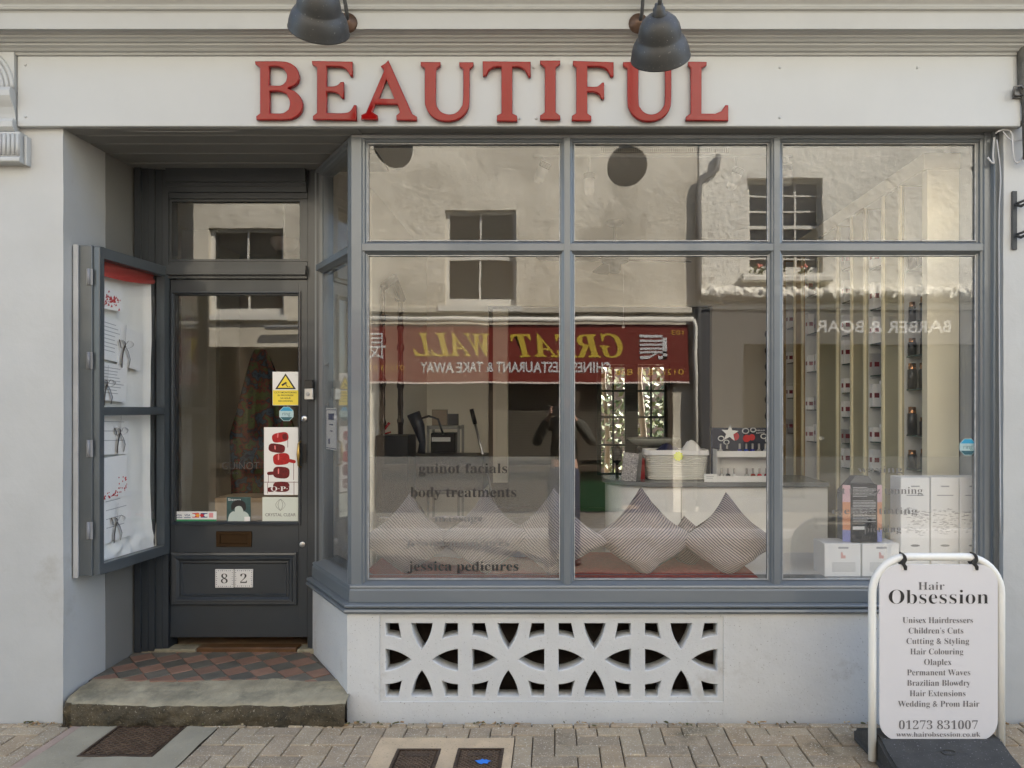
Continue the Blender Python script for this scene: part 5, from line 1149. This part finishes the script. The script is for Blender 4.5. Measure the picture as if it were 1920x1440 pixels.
BOXW = mat('white_carton', (.90, .90, .89), .45, var=.02); dz = DZ-.002
vbox('product_carton', 'short white box on the left under the black package', 1546, 1614, 1019, .16, dz, .16, BOXW, 'short')
vbox('product_carton', 'short white box beside the pavement sign, right of its twin', 1617, 1686, 1019, .16, dz, .16, BOXW, 'short')
vbox('product_carton', 'tall white box with grey script, leftmost of the three', 1689, 1743, 895, .20, dz, .12, BOXW, 'tall')
vbox('product_carton', 'tall white box with grey script, middle one of three', 1746, 1798, 895, .20, dz, .12, BOXW, 'tall')
vbox('product_carton', 'tall white box with grey script at the window post', 1800, 1850, 895, .20, dz, .12, BOXW, 'tall')
y = .175; zb = PZ(1018, .16)+.001
t = thing('black_package', 'opened black package with orange flaps on the short white boxes', 'package', (PX(1620, y), y, zb))
BLP = mat('matt_black_card', (.018, .018, .02), .45, var=.02)
boxo('panel', BLP, t, PX(1596, y), PX(1645, y), y, y+.05, zb, PZ(908, y), bevel=.001)
m = MB(); q = lambda s: [(PX(1645 if s > 0 else 1596, y)+s*.002, y+.005), (PX(1657 if s > 0 else 1583, y), y+.02), (PX(1657 if s > 0 else 1583, y), y+.024), (PX(1645 if s > 0 else 1596, y)+s*.002, y+.009)]
za, zc_, zd, ze = zb, zb+.06, PZ(942, y), PZ(910, y)
for s in (-1, 1):
    m = MB(); m.prism(q(s), 'z', za, zc_, 0); m.prism(q(s), 'z', zc_, zd, 1); m.prism(q(s), 'z', zd, ze, 2); m.build('side_flap', [mat('lilac_print', (.30, .32, .62), .5), mat('orange_print', (.75, .36, .2), .5), mat('pink_print', (.75, .5, .55), .5)], t)
m = MB()
for k in range(24):
    if k in (7, 8): continue
    z = ze-.012-k*.0075; m.box(PX(1599, y), PX(1642-random.choice((0, 0, 4, 16)), y), y-.001, y-.0004, z, z+.0022)
m.build('white_text_lines', WST, t); boxo('barcode_label', WST, t, PX(1599, y), PX(1621, y), y-.0012, y-.0004, PZ(993, y), PZ(987, y))
m = MB(); m.prism([(PX(1578+a_, y+.1), PZ(b_, y+.1)) for a_, b_ in ((0, 1018), (0, 920), (14, 905), (24, 893), (50, 893), (58, 905), (70, 912), (70, 1018))], 'y', y+.09, y+.16); m.build('rear_grey_box', mat('grey_back_box', (.14, .14, .14), .5), t)  # plain dark grey box standing behind the package
# things by the left: mirror, extinguisher, hair dryer on stand, trolley, mop
OR = mat('dark_carved_frame', (.045, .03, .022), .35, var=.3, vs=20)
def mirror(label, x, y0_, y1_, z0_, z1_):
    t = thing('carved_mirror', label, 'mirror', (x, (y0_+y1_)/2, z0_), group='carved mirrors in the salon')
    for yy_ in (y0_, y1_):
        m = MB(); pts = []; rr = []
        for k in range(60): z = z0_+(z1_-z0_)*k/59; pts.append((x+.012, yy_, z)); rr.append(.014+.010*max(0, math.sin(k*1.05))*(1 if k % 10 < 5 else .3))
        m.tube(pts, rr, 8); m.build('frame_side', OR, t)
    m = MB(); m.tube([(x+.02, y0_, z1_), (x+.02, (y0_+y1_)/2, z1_+.12), (x+.02, y1_, z1_)], .03, 8); m.tube([(x+.02, y0_, z0_), (x+.02, y1_, z0_)], .03, 8); m.build('crest', OR, t)
    boxo('mirror_glass', mat('mirror_silver', (.8, .8, .8), .03, metal=1, var=0), t, x-.004, x+.004, y0_+.02, y1_-.02, z0_+.02, z1_-.02)
mirror('carved dark framed mirror nearest the left window pane', -1.28, 1.9, 2.55, .9, 2.42)
m = MB(); pts = [(PX(1440, 3.9), 3.9, .9+1.4*k/59) for k in range(60)]; m.tube(pts, [.02+.014*max(0, math.sin(k*.9)) for k in range(60)], 8); o = m.build('carved_frame_edge', OR); tag(o, 'edge of a dark carved frame on the back wall beside the middle mullion', 'frame')
t = thing('fire_extinguisher', 'red fire extinguisher in the left corner of the salon', 'fire extinguisher', (PX(712, 2.0), 2.0, 1.0)); EXR = mat('extinguisher_red', (.4, .012, .015), .25, coat=.5, var=.03)
ex, ez = PX(714, 2.0), PZ(855, 2.0)-.2
m = MB(); m.lathe([(.001, 0), (.06, .0), (.065, .01), (.065, .30), (.05, .34), (.02, .36), (.001, .36)], Matrix.Translation((ex, 2.0, ez)), 18); m.build('cylinder', EXR, t)
m = MB(); m.tube([(ex-.02, 2.0, ez+.37), (ex+.03, 1.98, ez+.40), (ex+.07, 1.97, ez+.45)], .01, 8); m.tube([(ex, 2.0, ez+.36), (ex+.08, 1.97, ez+.38)], .007, 8); m.build('handle', EXR, t)
m = MB(); m.tube([(ex, 1.98, ez+.37), (ex+.07, 1.95, ez+.33), (ex+.08, 1.95, ez+.2), (ex+.06, 1.95, ez+.1)], .008, 8); m.build('hose', BLACK, t)
t = thing('equipment_trolley', 'black trolley crowded with salon electrical equipment', 'trolley', (PX(825, 2.6), 2.6, FZ)); ty_ = 2.6
m = MB(); xa, xb = PX(800, ty_), PX(862, ty_); zt_ = PZ(798, ty_)
for zz in (.3, .8, zt_-.03): m.box(xa, xb, ty_, ty_+.3, zz, zz+.025)
for xx in (xa, xb-.02): [m.box(xx, xx+.02, yy_, yy_+.02, FZ, zt_) for yy_ in (ty_, ty_+.28)]
m.build('trolley_frame', mat('grey_trolley', (.35, .35, .33), .4), t)
o = boxo('power_unit', BLACK, t, xa+.03, xb-.04, ty_+.02, ty_+.2, .826, PZ(812, ty_), bevel=.006)
m = MB(); m.box(xa+.04, xb-.08, ty_+.012, ty_+.019, PZ(828, ty_), PZ(820, ty_)); m.build('label_strip', WHITE, t)
m = MB(); m.box(PX(808, ty_), PX(836, ty_), ty_+.05, ty_+.1, zt_, PZ(768, ty_)); o = m.build('sepia_box', mat('sepia_print', (.3, .24, .18), .5)); tag(o, 'brown picture box on top of the trolley', 'box')
m = MB(); m.box(PX(838, ty_), PX(857, ty_), ty_+.05, ty_+.1, zt_, PZ(776, ty_)); o = m.build('picture_box', mat('dark_print', (.06, .06, .06), .4)); tag(o, 'black picture box on the right of the trolley top', 'box')
m = MB(); m.tube([(PX(884, 2.3), 2.3, PZ(767, 2.3)), (PX(891, 2.3), 2.3, PZ(795, 2.3))], .017, 10); m2 = MB(); m2.tube([(PX(891, 2.3), 2.3, PZ(795, 2.3)), (PX(906, 2.3), 2.3, PZ(856, 2.3)), (PX(930, 2.3), 2.3, PZ(960, 2.3))], .010, 10)
t = thing('mop', 'mop with a black grip leaning by the back opening', 'mop', (PX(930, 2.3), 2.3, FZ)); m.build('grip', BLACK, t); m2.build('pole', STEEL, t)
m = MB(); m.tube([(PX(775, 1.9), 1.9, PZ(775, 1.9)), (PX(785, 1.9), 1.9, PZ(800, 1.9)), (PX(792, 1.9), 1.9, PZ(830, 1.9)), (PX(790, 1.9), 1.9, PZ(850, 1.9))], [.05, .045, .025, .03], 12); m.tube([(PX(788, 1.9), 1.9, PZ(785, 1.9)), (PX(805, 1.9), 1.88, PZ(780, 1.9)), (PX(822, 1.9), 1.88, PZ(786, 1.9)), (PX(832, 1.9), 1.88, PZ(815, 1.9))], .008, 8); o = m.build('hood_dryer', mat('dryer_blue_black', (.02, .022, .03), .35)); tag(o, 'black hand dryer with a curled cable by the mirror', 'hair dryer')
m = MB(); m.box(PX(735, 2), PX(915, 2.4), 2.0, 2.5, .9, PZ(853, 2.2)); o = m.build('dark_couch', BLACK); tag(o, 'dark upholstered couch along the left wall of the salon', 'couch')
m = MB(); m.box(PX(705, 1.7), PX(765, 1.7), 1.7, 2.0, FZ, PZ(817, 1.7)); o = m.build('black_cabinet', BLACK); tag(o, 'low black cabinet beside the fire extinguisher', 'cabinet')
# back opening: curtain slats and a white column
m = MB()
m.box(PX(925, 4.1), PX(952, 4.1), 4.06, 4.2, FZ+.6, oz-.02); m.build('white_locker', CREAM, room)
# hallway coat
cx, cyy = PX(487, 1.5), 1.5
def coat(u, v):
    a = 2*math.pi*u; z = PZ(655, cyy)-v*(PZ(655, cyy)-PZ(925, cyy)); r = .03+.15*min(1, v*1.7)**.8
    r *= 1+.22*math.sin(5*a+2*v)+.10*noise.noise(Vector((math.cos(a)*2, math.sin(a)*2, v*4)))
    return (cx+r*1.05*math.cos(a)+.02*v, cyy+r*.5*math.sin(a), z)
m = MB(); m.grid(coat, 60, 30)
cm = bpy.data.materials.new('patterned_scarf_cloth'); cm.use_nodes = True; n_ = cm.node_tree.nodes; l_ = cm.node_tree.links
g_ = n_.new('ShaderNodeNewGeometry'); v_ = n_.new('ShaderNodeTexNoise'); v_.inputs['Scale'].default_value = 17; v_.inputs['Detail'].default_value = 3; r_ = n_.new('ShaderNodeValToRGB'); l_.new(g_.outputs['Position'], v_.inputs['Vector']); l_.new(v_.outputs[0], r_.inputs[0])
el_ = r_.color_ramp.elements; el_[0].position = .3; el_[0].color = (.012, .02, .04, 1); el_[1].position = .75; el_[1].color = (.02, .02, .02, 1)
for p, c in ((.40, (.03, .06, .09, 1)), (.46, (.02, .02, .02, 1)), (.52, (.12, .02, .014, 1)), (.57, (.04, .06, .02, 1)), (.63, (.06, .08, .02, 1))): e_ = el_.new(p); e_.color = c
l_.new(r_.outputs[0], n_['Principled BSDF'].inputs['Base Color']); n_['Principled BSDF'].inputs['Roughness'].default_value = .7
o = m.build('hanging_coat', cm); tag(o, 'dark patterned coat hanging in the hallway behind the door glass', 'coat')
boxo('hallway_partition', mat('hallway_cream', (.52, .50, .43), .7), room, PX(345, 2.0)-.02, PX(405, 2.0), 2.0, 2.06, FZ, 2.86)
m = MB(); m.box(-3.2, -1.38, 4.0, 4.06, FZ, CZ0); m.build('hallway_end_wall', CREAM, room)
m = MB(); m.box(PX(410, .9), PX(560, .9), .85, 1.1, FZ, PZ(932, .9)); o = m.build('hallway_shelf', mat('light_wood', (.36, .27, .17), .5, var=.2, vs=6)); tag(o, 'light wooden shelf just inside the door below the posters', 'shelf')
m = MB(); m.lathe([(.09, 2.70), (.09, 2.66), (.06, 2.62), (.001, 2.62)], Matrix.Translation((PX(533, 1.6), 1.6, 0)), 20); m.tube([(PX(533, 1.6), 1.6, 2.7), (PX(533, 1.6), 1.6, CZ0)], .01, 6); o = m.build('hallway_lamp', WHITE); tag(o, 'round white hallway ceiling lamp behind the fanlight', 'lamp')
# ================================================================== ACROSS THE STREET (seen mirrored in the glass)
OY = -7.0
def MXx(px): return (px-1040)/129.3
def MZ(py): return CAMZ+(765-py)/129.3
OLD = mat('patchy_cream_stucco', (.70, .65, .54), .85, var=.16, vs=2.2, bump=1.0, bs=5, bd=.025, dirt=1.3, ds=1.1, dirtc=(.46, .42, .34))
RUF = mat('rough_white_render', (.78, .75, .66), .85, var=.06, vs=3, bump=1.0, bs=13, bd=.03, dirt=.4, dirtc=(.5, .46, .4))
SASH = mat('old_white_sash_paint', (.62, .60, .54), .5, var=.1); DGL = mat('dark_window_glass', (.02, .022, .022), .08, var=0)
SPL = 2.10
OM = Matrix.Translation((0, OY, 0)) @ Matrix.Rotation(R(180), 4, 'Z')   # local x = -X, local -y towards the shop
rest = thing('restaurant_building', 'cream stucco restaurant across the street with a long red banner', 'building', (-2, OY-1, 0))
barb = thing('barber_building', 'rough white rendered barber shop across the street', 'building', (5, OY-1, 0))
def wallwith(name, m_, par, x0, x1, z0, z1, holes, y0=OY-.3, y1=OY):
    xs = sorted({x0, x1, *[h[0] for h in holes], *[h[1] for h in holes]}); zs = sorted({z0, z1, *[h[2] for h in holes], *[h[3] for h in holes]}); m = MB()
    for a in range(len(xs)-1):
        for b in range(len(zs)-1):
            cx, cz = (xs[a]+xs[a+1])/2, (zs[b]+zs[b+1])/2
            if not any(h[0] < cx < h[1] and h[2] < cz < h[3] for h in holes): m.box(xs[a], xs[a+1], y0, y1, zs[b], zs[b+1])
    return m.build(name, m_, par)
WA = (MXx(832), MXx(968), MZ(572), MZ(392)); WB = (-5.55, -4.35, MZ(572), MZ(392)); WC = (MXx(1403), MXx(1545), 3.48, 4.87)
wallwith('wall', OLD, rest, -9, SPL, 2.86, 8.2, [WA, WB, (-8.3, -7.2, 3.0, 4.4)])
boxo('roof', mat('slate_roof', (.09, .09, .10), .6), rest, -9, SPL, OY-3, OY+.2, 8.2, 8.35)
wallwith('wall', OLD, rest, -9, SPL, 0, 2.859, [(-8.5, -3.2, .0, 2.5), (-2.6, MXx(1262), .0, 2.5)])
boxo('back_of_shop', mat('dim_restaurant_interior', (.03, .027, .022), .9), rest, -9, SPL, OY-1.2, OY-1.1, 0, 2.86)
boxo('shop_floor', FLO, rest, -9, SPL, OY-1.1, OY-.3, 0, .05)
def sash(par, h, nx, nz, curtain=False):
    f = MB(); e = .05; y = OY-.16
    f.box(h[0], h[0]+e, y, y+.08, h[2], h[3]); f.box(h[1]-e, h[1], y, y+.08, h[2], h[3]); f.box(h[0]+e, h[1]-e, y, y+.08, h[2], h[2]+e+.06); f.box(h[0]+e, h[1]-e, y, y+.08, h[3]-e, h[3])
    zm = (h[2]+h[3])/2; f.box(h[0]+e, h[1]-e, y, y+.07, zm-.025, zm+.025)
    for k in range(1, nx): x = h[0]+(h[1]-h[0])*k/nx; f.box(x-.012, x+.012, y+.01, y+.06, h[2]+.1, h[3]-.05)
    for k in range(1, nz): z = h[2]+(h[3]-h[2])*k/nz; f.box(h[0]+e, h[1]-e, y+.012, y+.058, z-.012, z+.012)
    f = f.build('window', SASH, par); boxo('pane', DGL, f, h[0]+.04, h[1]-.04, y+.02, y+.03, h[2]+.04, h[3]-.04)
    boxo('sill', SASH, f, h[0]-.08, h[1]+.08, OY-.08, OY+.08, h[2]-.09, h[2]-.005)
for h in (WA, WB, (-8.3, -7.2, 3.0, 4.4)): sash(rest, h, 2, 1)
m = MB(); m.box(-9, 2.0, OY+.001, OY+.06, 2.90, 2.99); m.build('ledge', OLD, rest, bevel=.01)
# restaurant shopfront: posts, blinds, green stall panels
m = MB()
for x in (-8.5, -6.8, -5.1, -3.25, -2.6, -.95, .3, MXx(1262)-.08): m.box(x, x+.08, OY-.2, OY+.02, 0, 2.5)
m.box(-8.5, -3.17, OY-.2, OY+.01, .55, .63); m.box(-2.6, MXx(1262), OY-.2, OY+.01, .60, .68)
m.build('shopfront_post', mat('dark_brown_joinery', (.05, .035, .022), .5), rest)
m = MB(); m.box(.30, 1.0, OY-.15, OY-.1, 0, .6); m.build('green_stall_panel', mat('bottle_green_paint', (.006, .05, .018), .35), rest); boxo('stall_panel', MATS['dark_brown_joinery'], rest, -2.52, .299, OY-.15, OY-.1, 0, .6); boxo('stall_panel', MATS['dark_brown_joinery'], rest, -8.42, -3.25, OY-.15, OY-.1, 0, .55)
m = MB()
for k in range(46): z = .75+k*.037; m.box(-.85, MXx(1262)-.1, OY-.22, OY-.19, z, z+.02)
o = m.build('blind_slat', mat('brown_blind', (.14, .12, .09), .7), rest); o['kind'] = 'stuff'
boxo('shopfront_glass', GLX, rest, -2.5, MXx(1262)-.1, OY-.13, OY-.125, .69, 2.5)
m = MB(); m.tube([(-4.6, OY+.12, MZ(600)), (MXx(1298), OY+.12, MZ(600))], .04, 10); m.tube([(MXx(1298), OY+.12, MZ(600)), (MXx(1302), OY+.13, MZ(612)), (MXx(1302), OY+.10, .2)], .035, 10); m.build('white_pipe', SASH, rest)
# banner
BN = thing('restaurant_banner', 'red banner with yellow GREAT WALL lettering reflected in the window', 'sign', (-.4, OY+.08, MZ(716)))
BR = mat('banner_red', (.16, .018, .010), .5, var=.08); BY = mat('banner_yellow', (.50, .36, .04), .5, var=0); BW = mat('banner_white', (.55, .55, .55), .5, var=0); BO = mat('banner_orange', (.60, .36, .05), .5, var=0)
bx0, bx1, bz0, bz1 = MXx(640), MXx(1290), MZ(716), MZ(609)
boxo('board', BR, BN, bx0, bx1, OY+.06, OY+.09, bz0, bz1); boxo('lower_edge', mat('banner_edge', (.7, .6, .55), .5), BN, bx0, bx1, OY+.055, OY+.095, bz0-.025, bz0-.001)
def ot(s, pa, pb, pbase, cap, m_, par, style=None, off=0, yy=.094):   # pa = photo px of the first letter (right side), pb = of the last
    text('lettering', s, -MXx(pa), -MXx(pb), MZ(pbase), cap/129.3, Matrix.Translation((0, OY+yy, 0)) @ Matrix.Rotation(R(180), 4, 'Z'), m_, par, style, off)
ot('GREAT', 1168, 957, 670, 42, BY, BN, 'ital', .01); ot('WALL', 918, 775, 668, 42, BY, BN, 'ital', .01)
ot('CHINESE RESTAURANT & TAKE AWAY', 1145, 788, 698, 18, BW, BN, None, .02)
ot('01273 835 838', 1280, 1155, 704, 11, BO, BN); ot('103', 1281, 1258, 628, 9, BO, BN)
m = MB(OM)      # the white emblem, bars like the character it shows
for a, b, c, d in ((1250, 1242, 633, 674), (1242, 1198, 628, 633), (1242, 1198, 637, 641), (1242, 1198, 644.5, 648.5), (1242, 1198, 652, 656), (1250, 1198, 659, 663), (1250, 1232, 668, 674), (1215, 1198, 668, 674)): m.box(-MXx(a), -MXx(b), -.098, -.094, MZ(d), MZ(c))
m.prism([(-MXx(1232), MZ(663)), (-MXx(1226), MZ(663)), (-MXx(1203), MZ(674)), (-MXx(1212), MZ(674))], 'y', -.099, -.0941); m.build('emblem', BW, BN)
ot('長', 725, 692, 668, 36, BW, BN); ot('01273 835 838', 760, 650, 694, 9, BO, BN, yy=.0945)
# down pipe and cable between the houses
m = MB(); m.tube([(MXx(1345), OY+.08, MZ(290)), (MXx(1342), OY+.08, MZ(318)), (MXx(1312), OY+.08, MZ(336)), (MXx(1309), OY+.08, MZ(360)), (MXx(1309), OY+.08, .1)], .045, 10); o = m.build('rainwater_pipe', mat('grey_rainwater_pipe', (.12, .12, .12), .6)); tag(o, 'grey rainwater pipe between the restaurant and the barber shop', 'pipe')
# barber
wallwith('wall', RUF, barb, SPL, 7.0, 2.95, 8.6, [WC], OY-.3, OY+.02)
boxo('roof', mat('slate_roof', (.09, .09, .10), .6), barb, SPL, 7.0, OY-3, OY+.3, 8.6, 8.75)
for h in (WC,): sash(barb, h, 3, 6)
def ledge(u, v):
    x = SPL+u*4.9; q = -1.4+3.2*v; w_ = noise.noise(Vector((x*9, v*5, 1)))+.6*noise.noise(Vector((x*25, v*12, 1))); return (x, OY+.02+.16*math.cos(q)*(1+.3*w_), 3.17+.10*math.sin(q)+.05*w_)
m = MB(); m.grid(ledge, 400, 14); m.build('ledge', RUF, barb)
boxo('window_sill', RUF, barb, WC[0]-.12, WC[1]+.12, OY+.02, OY+.16, 3.34, 3.43, bevel=.015)
GRYF = mat('barber_grey_paint', (.075, .075, .078), .5)
wallwith('shopfront', GRYF, barb, SPL, 7.0, 0, 2.949, [(MXx(1395), MXx(1512), .2, 2.45), (MXx(1535), MXx(1830), .55, 2.45), (6.4, 6.9, .55, 2.45)], OY-.3, OY+.01)
boxo('shopfront_glass', DGL, barb, MXx(1390), 6.95, OY-.24, OY-.22, .2, 2.5)
m = MB(OM)
bs = thing('barber_sign', 'white slanted letters on the grey fascia of the barber shop', 'sign', (4.7, OY+.012, 2.65))
sh = Matrix.Translation((0, OY+.014, 0)) @ Matrix.Rotation(R(180), 4, 'Z')
_o = text('lettering', 'BARBER & BOAR', -MXx(1786), -MXx(1531), MZ(622), 21/129.3, sh, BW, bs, None, .02)
ring = MB(OM); rc = (-MXx(1500), MZ(760))
ring.tube([(rc[0]+.32*math.cos(q), .2, rc[1]+.32*math.sin(q)) for q in [math.pi*2*k/40 for k in range(41)]], .006, 5); ring.build('window_roundel', BW, bs)
text('lettering', 'GROOMING, PRODUCTS', rc[0]-.45, rc[0]+.45, MZ(826), .05, Matrix.Translation((0, OY-.20, 0)) @ Matrix.Rotation(R(180), 4, 'Z'), BW, bs); text('lettering', 'AND GIFT SETS', rc[0]-.3, rc[0]+.3, MZ(836), .05, Matrix.Translation((0, OY-.20, 0)) @ Matrix.Rotation(R(180), 4, 'Z'), BW, bs)
for k, x in enumerate((2.95, 3.25, 3.6)):
    t = thing('geranium', 'pink geranium on the barber shop window sill, %s of three' % ('left', 'middle', 'right')[2-k], 'flower', (x, OY+.09, 3.43), group='geraniums on the sill')
    m = MB()
    for q in range(40):
        c = Vector((x, OY+.09, 3.50))+Vector([random.gauss(0, .05) for _ in range(3)]); a = Vector([random.gauss(0, 1) for _ in range(3)]).normalized()*.02; b = a.orthogonal()
        m.add([c-a, c-b, c+a, c+b], [(0, 1, 2, 3)])
    m.build('leaves', mat('leaf_green', (.07, .11, .03), .6), t)
    m = MB(); [m.ball((x+random.gauss(0, .03), OY+.11, 3.57+random.gauss(0, .02)), .022, 6) for _ in range(4)]; m.build('bloom', mat('pink_petals', (.7, .2, .15), .6), t)
# unseen houses added on the shop's side to block sun and bounce light
for nm, lab, x0, x1, h in (('light_block_house', 'unseen rendered house added left of the shop to block and bounce light', -20, -3.605, 5.8), ('light_block_house', 'unseen rendered house added right of the shop, kept low for light', 3.605, 8.2, 4.7)):
    t = thing(nm, lab, 'house', ((x0+x1)/2, 3, 0)); d = 1 if x0 > 0 else -1; xs = [4.3, 6.3] if d > 0 else [-7.4, -4.9]
    hs = [(x, x+1.0, 2.75, 3.4) for x in xs]+[(x, x+1.0, .9, 2.3) for x in xs]
    wallwith('wall', WALL, t, x0, x1, 0, h, hs, .02, .32)
    m = MB(); m.box(x0, x1, 6.9, 7.1, 0, h); m.box(x0, x0+.2, .32, 6.9, 0, h); m.box(x1-.2, x1, .32, 6.9, 0, h); m.build('side_wall', WALL, t)
    m = MB(); m.prism([(-.1, h), (3.6, h+1.2), (7.3, h)], 'x', x0, x1); m.build('roof', mat('slate_roof', (.09, .09, .10), .6), t)
    for q in hs: f = boxo('window', SASH, t, q[0], q[1], .1, .16, q[2], q[3]); boxo('pane', DGL, f, q[0]+.06, q[1]-.06, .092, .098, q[2]+.06, q[3]-.06)
# ================================================================== PHOTOGRAPHER (mirrored in the middle pane)
def skin(verts, edges, radii, root=0, lev=2):
    me = bpy.data.meshes.new('sk'); me.from_pydata([tuple(v) for v in verts], edges, []); o = bpy.data.objects.new('sk', me); COL.objects.link(o)
    o.modifiers.new('s', 'SKIN'); o.modifiers['s'].use_smooth_shade = True; ms = o.modifiers.new('u', 'SUBSURF'); ms.levels = ms.render_levels = lev
    for i, r in enumerate(radii): 
        r = r if isinstance(r, tuple) else (r, r); me.skin_vertices[0].data[i].radius = r; me.skin_vertices[0].data[i].use_root = (i == root)
    dg = bpy.context.evaluated_depsgraph_get(); dg.update(); out = bpy.data.meshes.new_from_object(o.evaluated_get(dg)); bpy.data.objects.remove(o)
    return out
def chain(name, m_, par, V, E_, RD, lev=2, extra=None):
    me = skin(V, E_, RD, 0, lev)
    if extra:
        bm = bmesh.new(); bm.from_mesh(me)
        for e in extra: bm.from_mesh(e)
        bm.to_mesh(me); bm.free()
    me.materials.clear(); me.materials.append(m_)
    me.polygons.foreach_set('use_smooth', [True]*len(me.polygons)); o = bpy.data.objects.new(name, me); return link(o, par)
per = thing('person', 'photographer in a dark jumper and navy trousers holding a phone up, mirrored in the window', 'person', (.05, -3.98, -.11))
gz = -.11; cxp = .10; pxp = .065; yb = -3.99
SK = mat('skin', (.50, .30, .22), .55, var=.05); JUM = mat('dark_olive_jumper', (.05, .047, .037), .9, bump=.3, bs=80); TRO = mat('navy_trousers', (.03, .035, .06), .85); SHO = mat('dark_shoe', (.03, .025, .02), .5); HAIR = mat('brown_hair', (.06, .035, .02), .6, bump=.5, bs=90)
hb = MB(); hb.ball((cxp, yb+.09, 1.525), .095, 20, sc=(.82, 1.0, 1.22)); hb.ball((cxp, yb+.185, 1.50), .02, 8, sc=(.7, 1, 1.3)); hb.ball((cxp-.08, yb+.085, 1.51), .028, 8, sc=(.4, .7, 1.1)); hb.ball((cxp+.08, yb+.085, 1.51), .028, 8, sc=(.4, .7, 1.1)); hb.ball((cxp, yb+.165, 1.448), .026, 8, sc=(1, .5, .3)); hob = hb.build('tmp', SK); hm = hob.data; bpy.data.objects.remove(hob)
fing = []
def hand(s):
    wr = Vector((pxp+s*.125, -3.70, 1.43)); pl = Vector((pxp+s*.105, -3.655, 1.485))
    for k in range(4):
        b = pl+Vector((s*.012, .0, .035-.018*k)); V = [pl, b, b+Vector((-s*.004, .035, .004)), b+Vector((-s*.03, .045-.003*k, .004))]
        fing.append(skin(V, [(0, 1), (1, 2), (2, 3)], [.014, .0095, .0085, .007], 0, 1))
    fing.append(skin([pl, pl+Vector((-s*.01, -.012, -.02)), pl+Vector((-s*.04, -.012, -.005))], [(0, 1), (1, 2)], [.014, .011, .009], 0, 1))
    return wr, pl
wl, plh = hand(-1); wr_, prh = hand(1)
V = [Vector((cxp, yb, .98)), Vector((cxp, yb, 1.2)), Vector((cxp, yb, 1.36)), Vector((cxp, yb+.02, 1.44)), Vector((cxp, yb+.07, 1.52))]; E_ = [(0, 1), (1, 2), (2, 3), (3, 4)]; RD = [(.12, .09), (.12, .09), (.09, .07), .045, .05]
for s, w_, p_ in ((-1, wl, plh), (1, wr_, prh)):
    b = len(V); V += [Vector((cxp+s*.17, yb, 1.36)), Vector((cxp+s*.28, yb+.07, 1.15)), w_, p_]; E_ += [(2, b), (b, b+1), (b+1, b+2), (b+2, b+3)]; RD += [.045, .038, .026, (.032, .018)]
for s in (-1, 1):
    b = len(V); V += [Vector((cxp+s*.09, yb, .86)), Vector((cxp+s*.10, yb+.02, .42)), Vector((cxp+s*.11, yb, gz+.08))]; E_ += [(0, b), (b, b+1), (b+1, b+2)]; RD += [.07, .045, .035]
chain('body', SK, per, V, E_, RD, extra=[hm]+fing)
V = [Vector((cxp, yb, .93)), Vector((cxp, yb, 1.1)), Vector((cxp, yb, 1.28)), Vector((cxp, yb, 1.37)), Vector((cxp, yb+.01, 1.42))]; E_ = [(0, 1), (1, 2), (2, 3), (3, 4)]; RD = [(.175, .12), (.165, .12), (.17, .12), (.11, .085), .06]
for s in (-1, 1):
    b = len(V); w_ = wl if s < 0 else wr_; V += [Vector((cxp+s*.19, yb, 1.35)), Vector((cxp+s*.30, yb+.07, 1.14)), w_+Vector((s*.012, -.02, -.02))]; E_ += [(3, b), (b, b+1), (b+1, b+2)]; RD += [.068, .06, .042]
chain('jumper', JUM, per, V, E_, RD)
V = [Vector((cxp, yb, .95)), Vector((cxp, yb, .86))]; E_ = [(0, 1)]; RD = [(.155, .11), (.15, .11)]
for s in (-1, 1):
    b = len(V); V += [Vector((cxp+s*.095, yb, .78)), Vector((cxp+s*.105, yb+.02, .40)), Vector((cxp+s*.112, yb, gz+.07))]; E_ += [(1, b), (b, b+1), (b+1, b+2)]; RD += [.088, .066, .056]
chain('trousers', TRO, per, V, E_, RD)
for s in (-1, 1): chain('shoe', SHO, per, [Vector((cxp+s*.112, yb-.03, gz+.045)), Vector((cxp+s*.12, yb+.08, gz+.045)), Vector((cxp+s*.13, yb+.19, gz+.035))], [(0, 1), (1, 2)], [(.05, .045), (.045, .045), (.045, .03)])
m = MB(); m.grid(lambda u, v: Vector((cxp, yb+.078, 1.535))+Vector((.088*math.cos(2*math.pi*u)*math.sin(v*1.75), .103*math.sin(2*math.pi*u)*math.sin(v*1.75)-.012*v, .127*math.cos(v*1.75)))+Vector((0, .0, 0)), 28, 10); m.build('hair', HAIR, per)
t = thing('mobile_phone', 'mobile phone held up by the photographer', 'phone', (pxp, -3.612, 1.46)); boxo('case', BLACK, t, pxp-.085, pxp+.085, -3.622, -3.612, 1.455, 1.535, bevel=.004)
m = MB(); 
for dx, dz in ((0, 0), (.018, 0), (0, .018)): m.lathe([(.001, .002), (.006, .002), (.007, 0)], Matrix.Translation((.0+dx, -3.6115, 1.512+dz*.5)) @ Matrix.Rotation(R(-90), 4, 'X'), 12)
m.build('camera_lens', mat('lens_black', (.01, .01, .012), .05, coat=1, var=0), t)
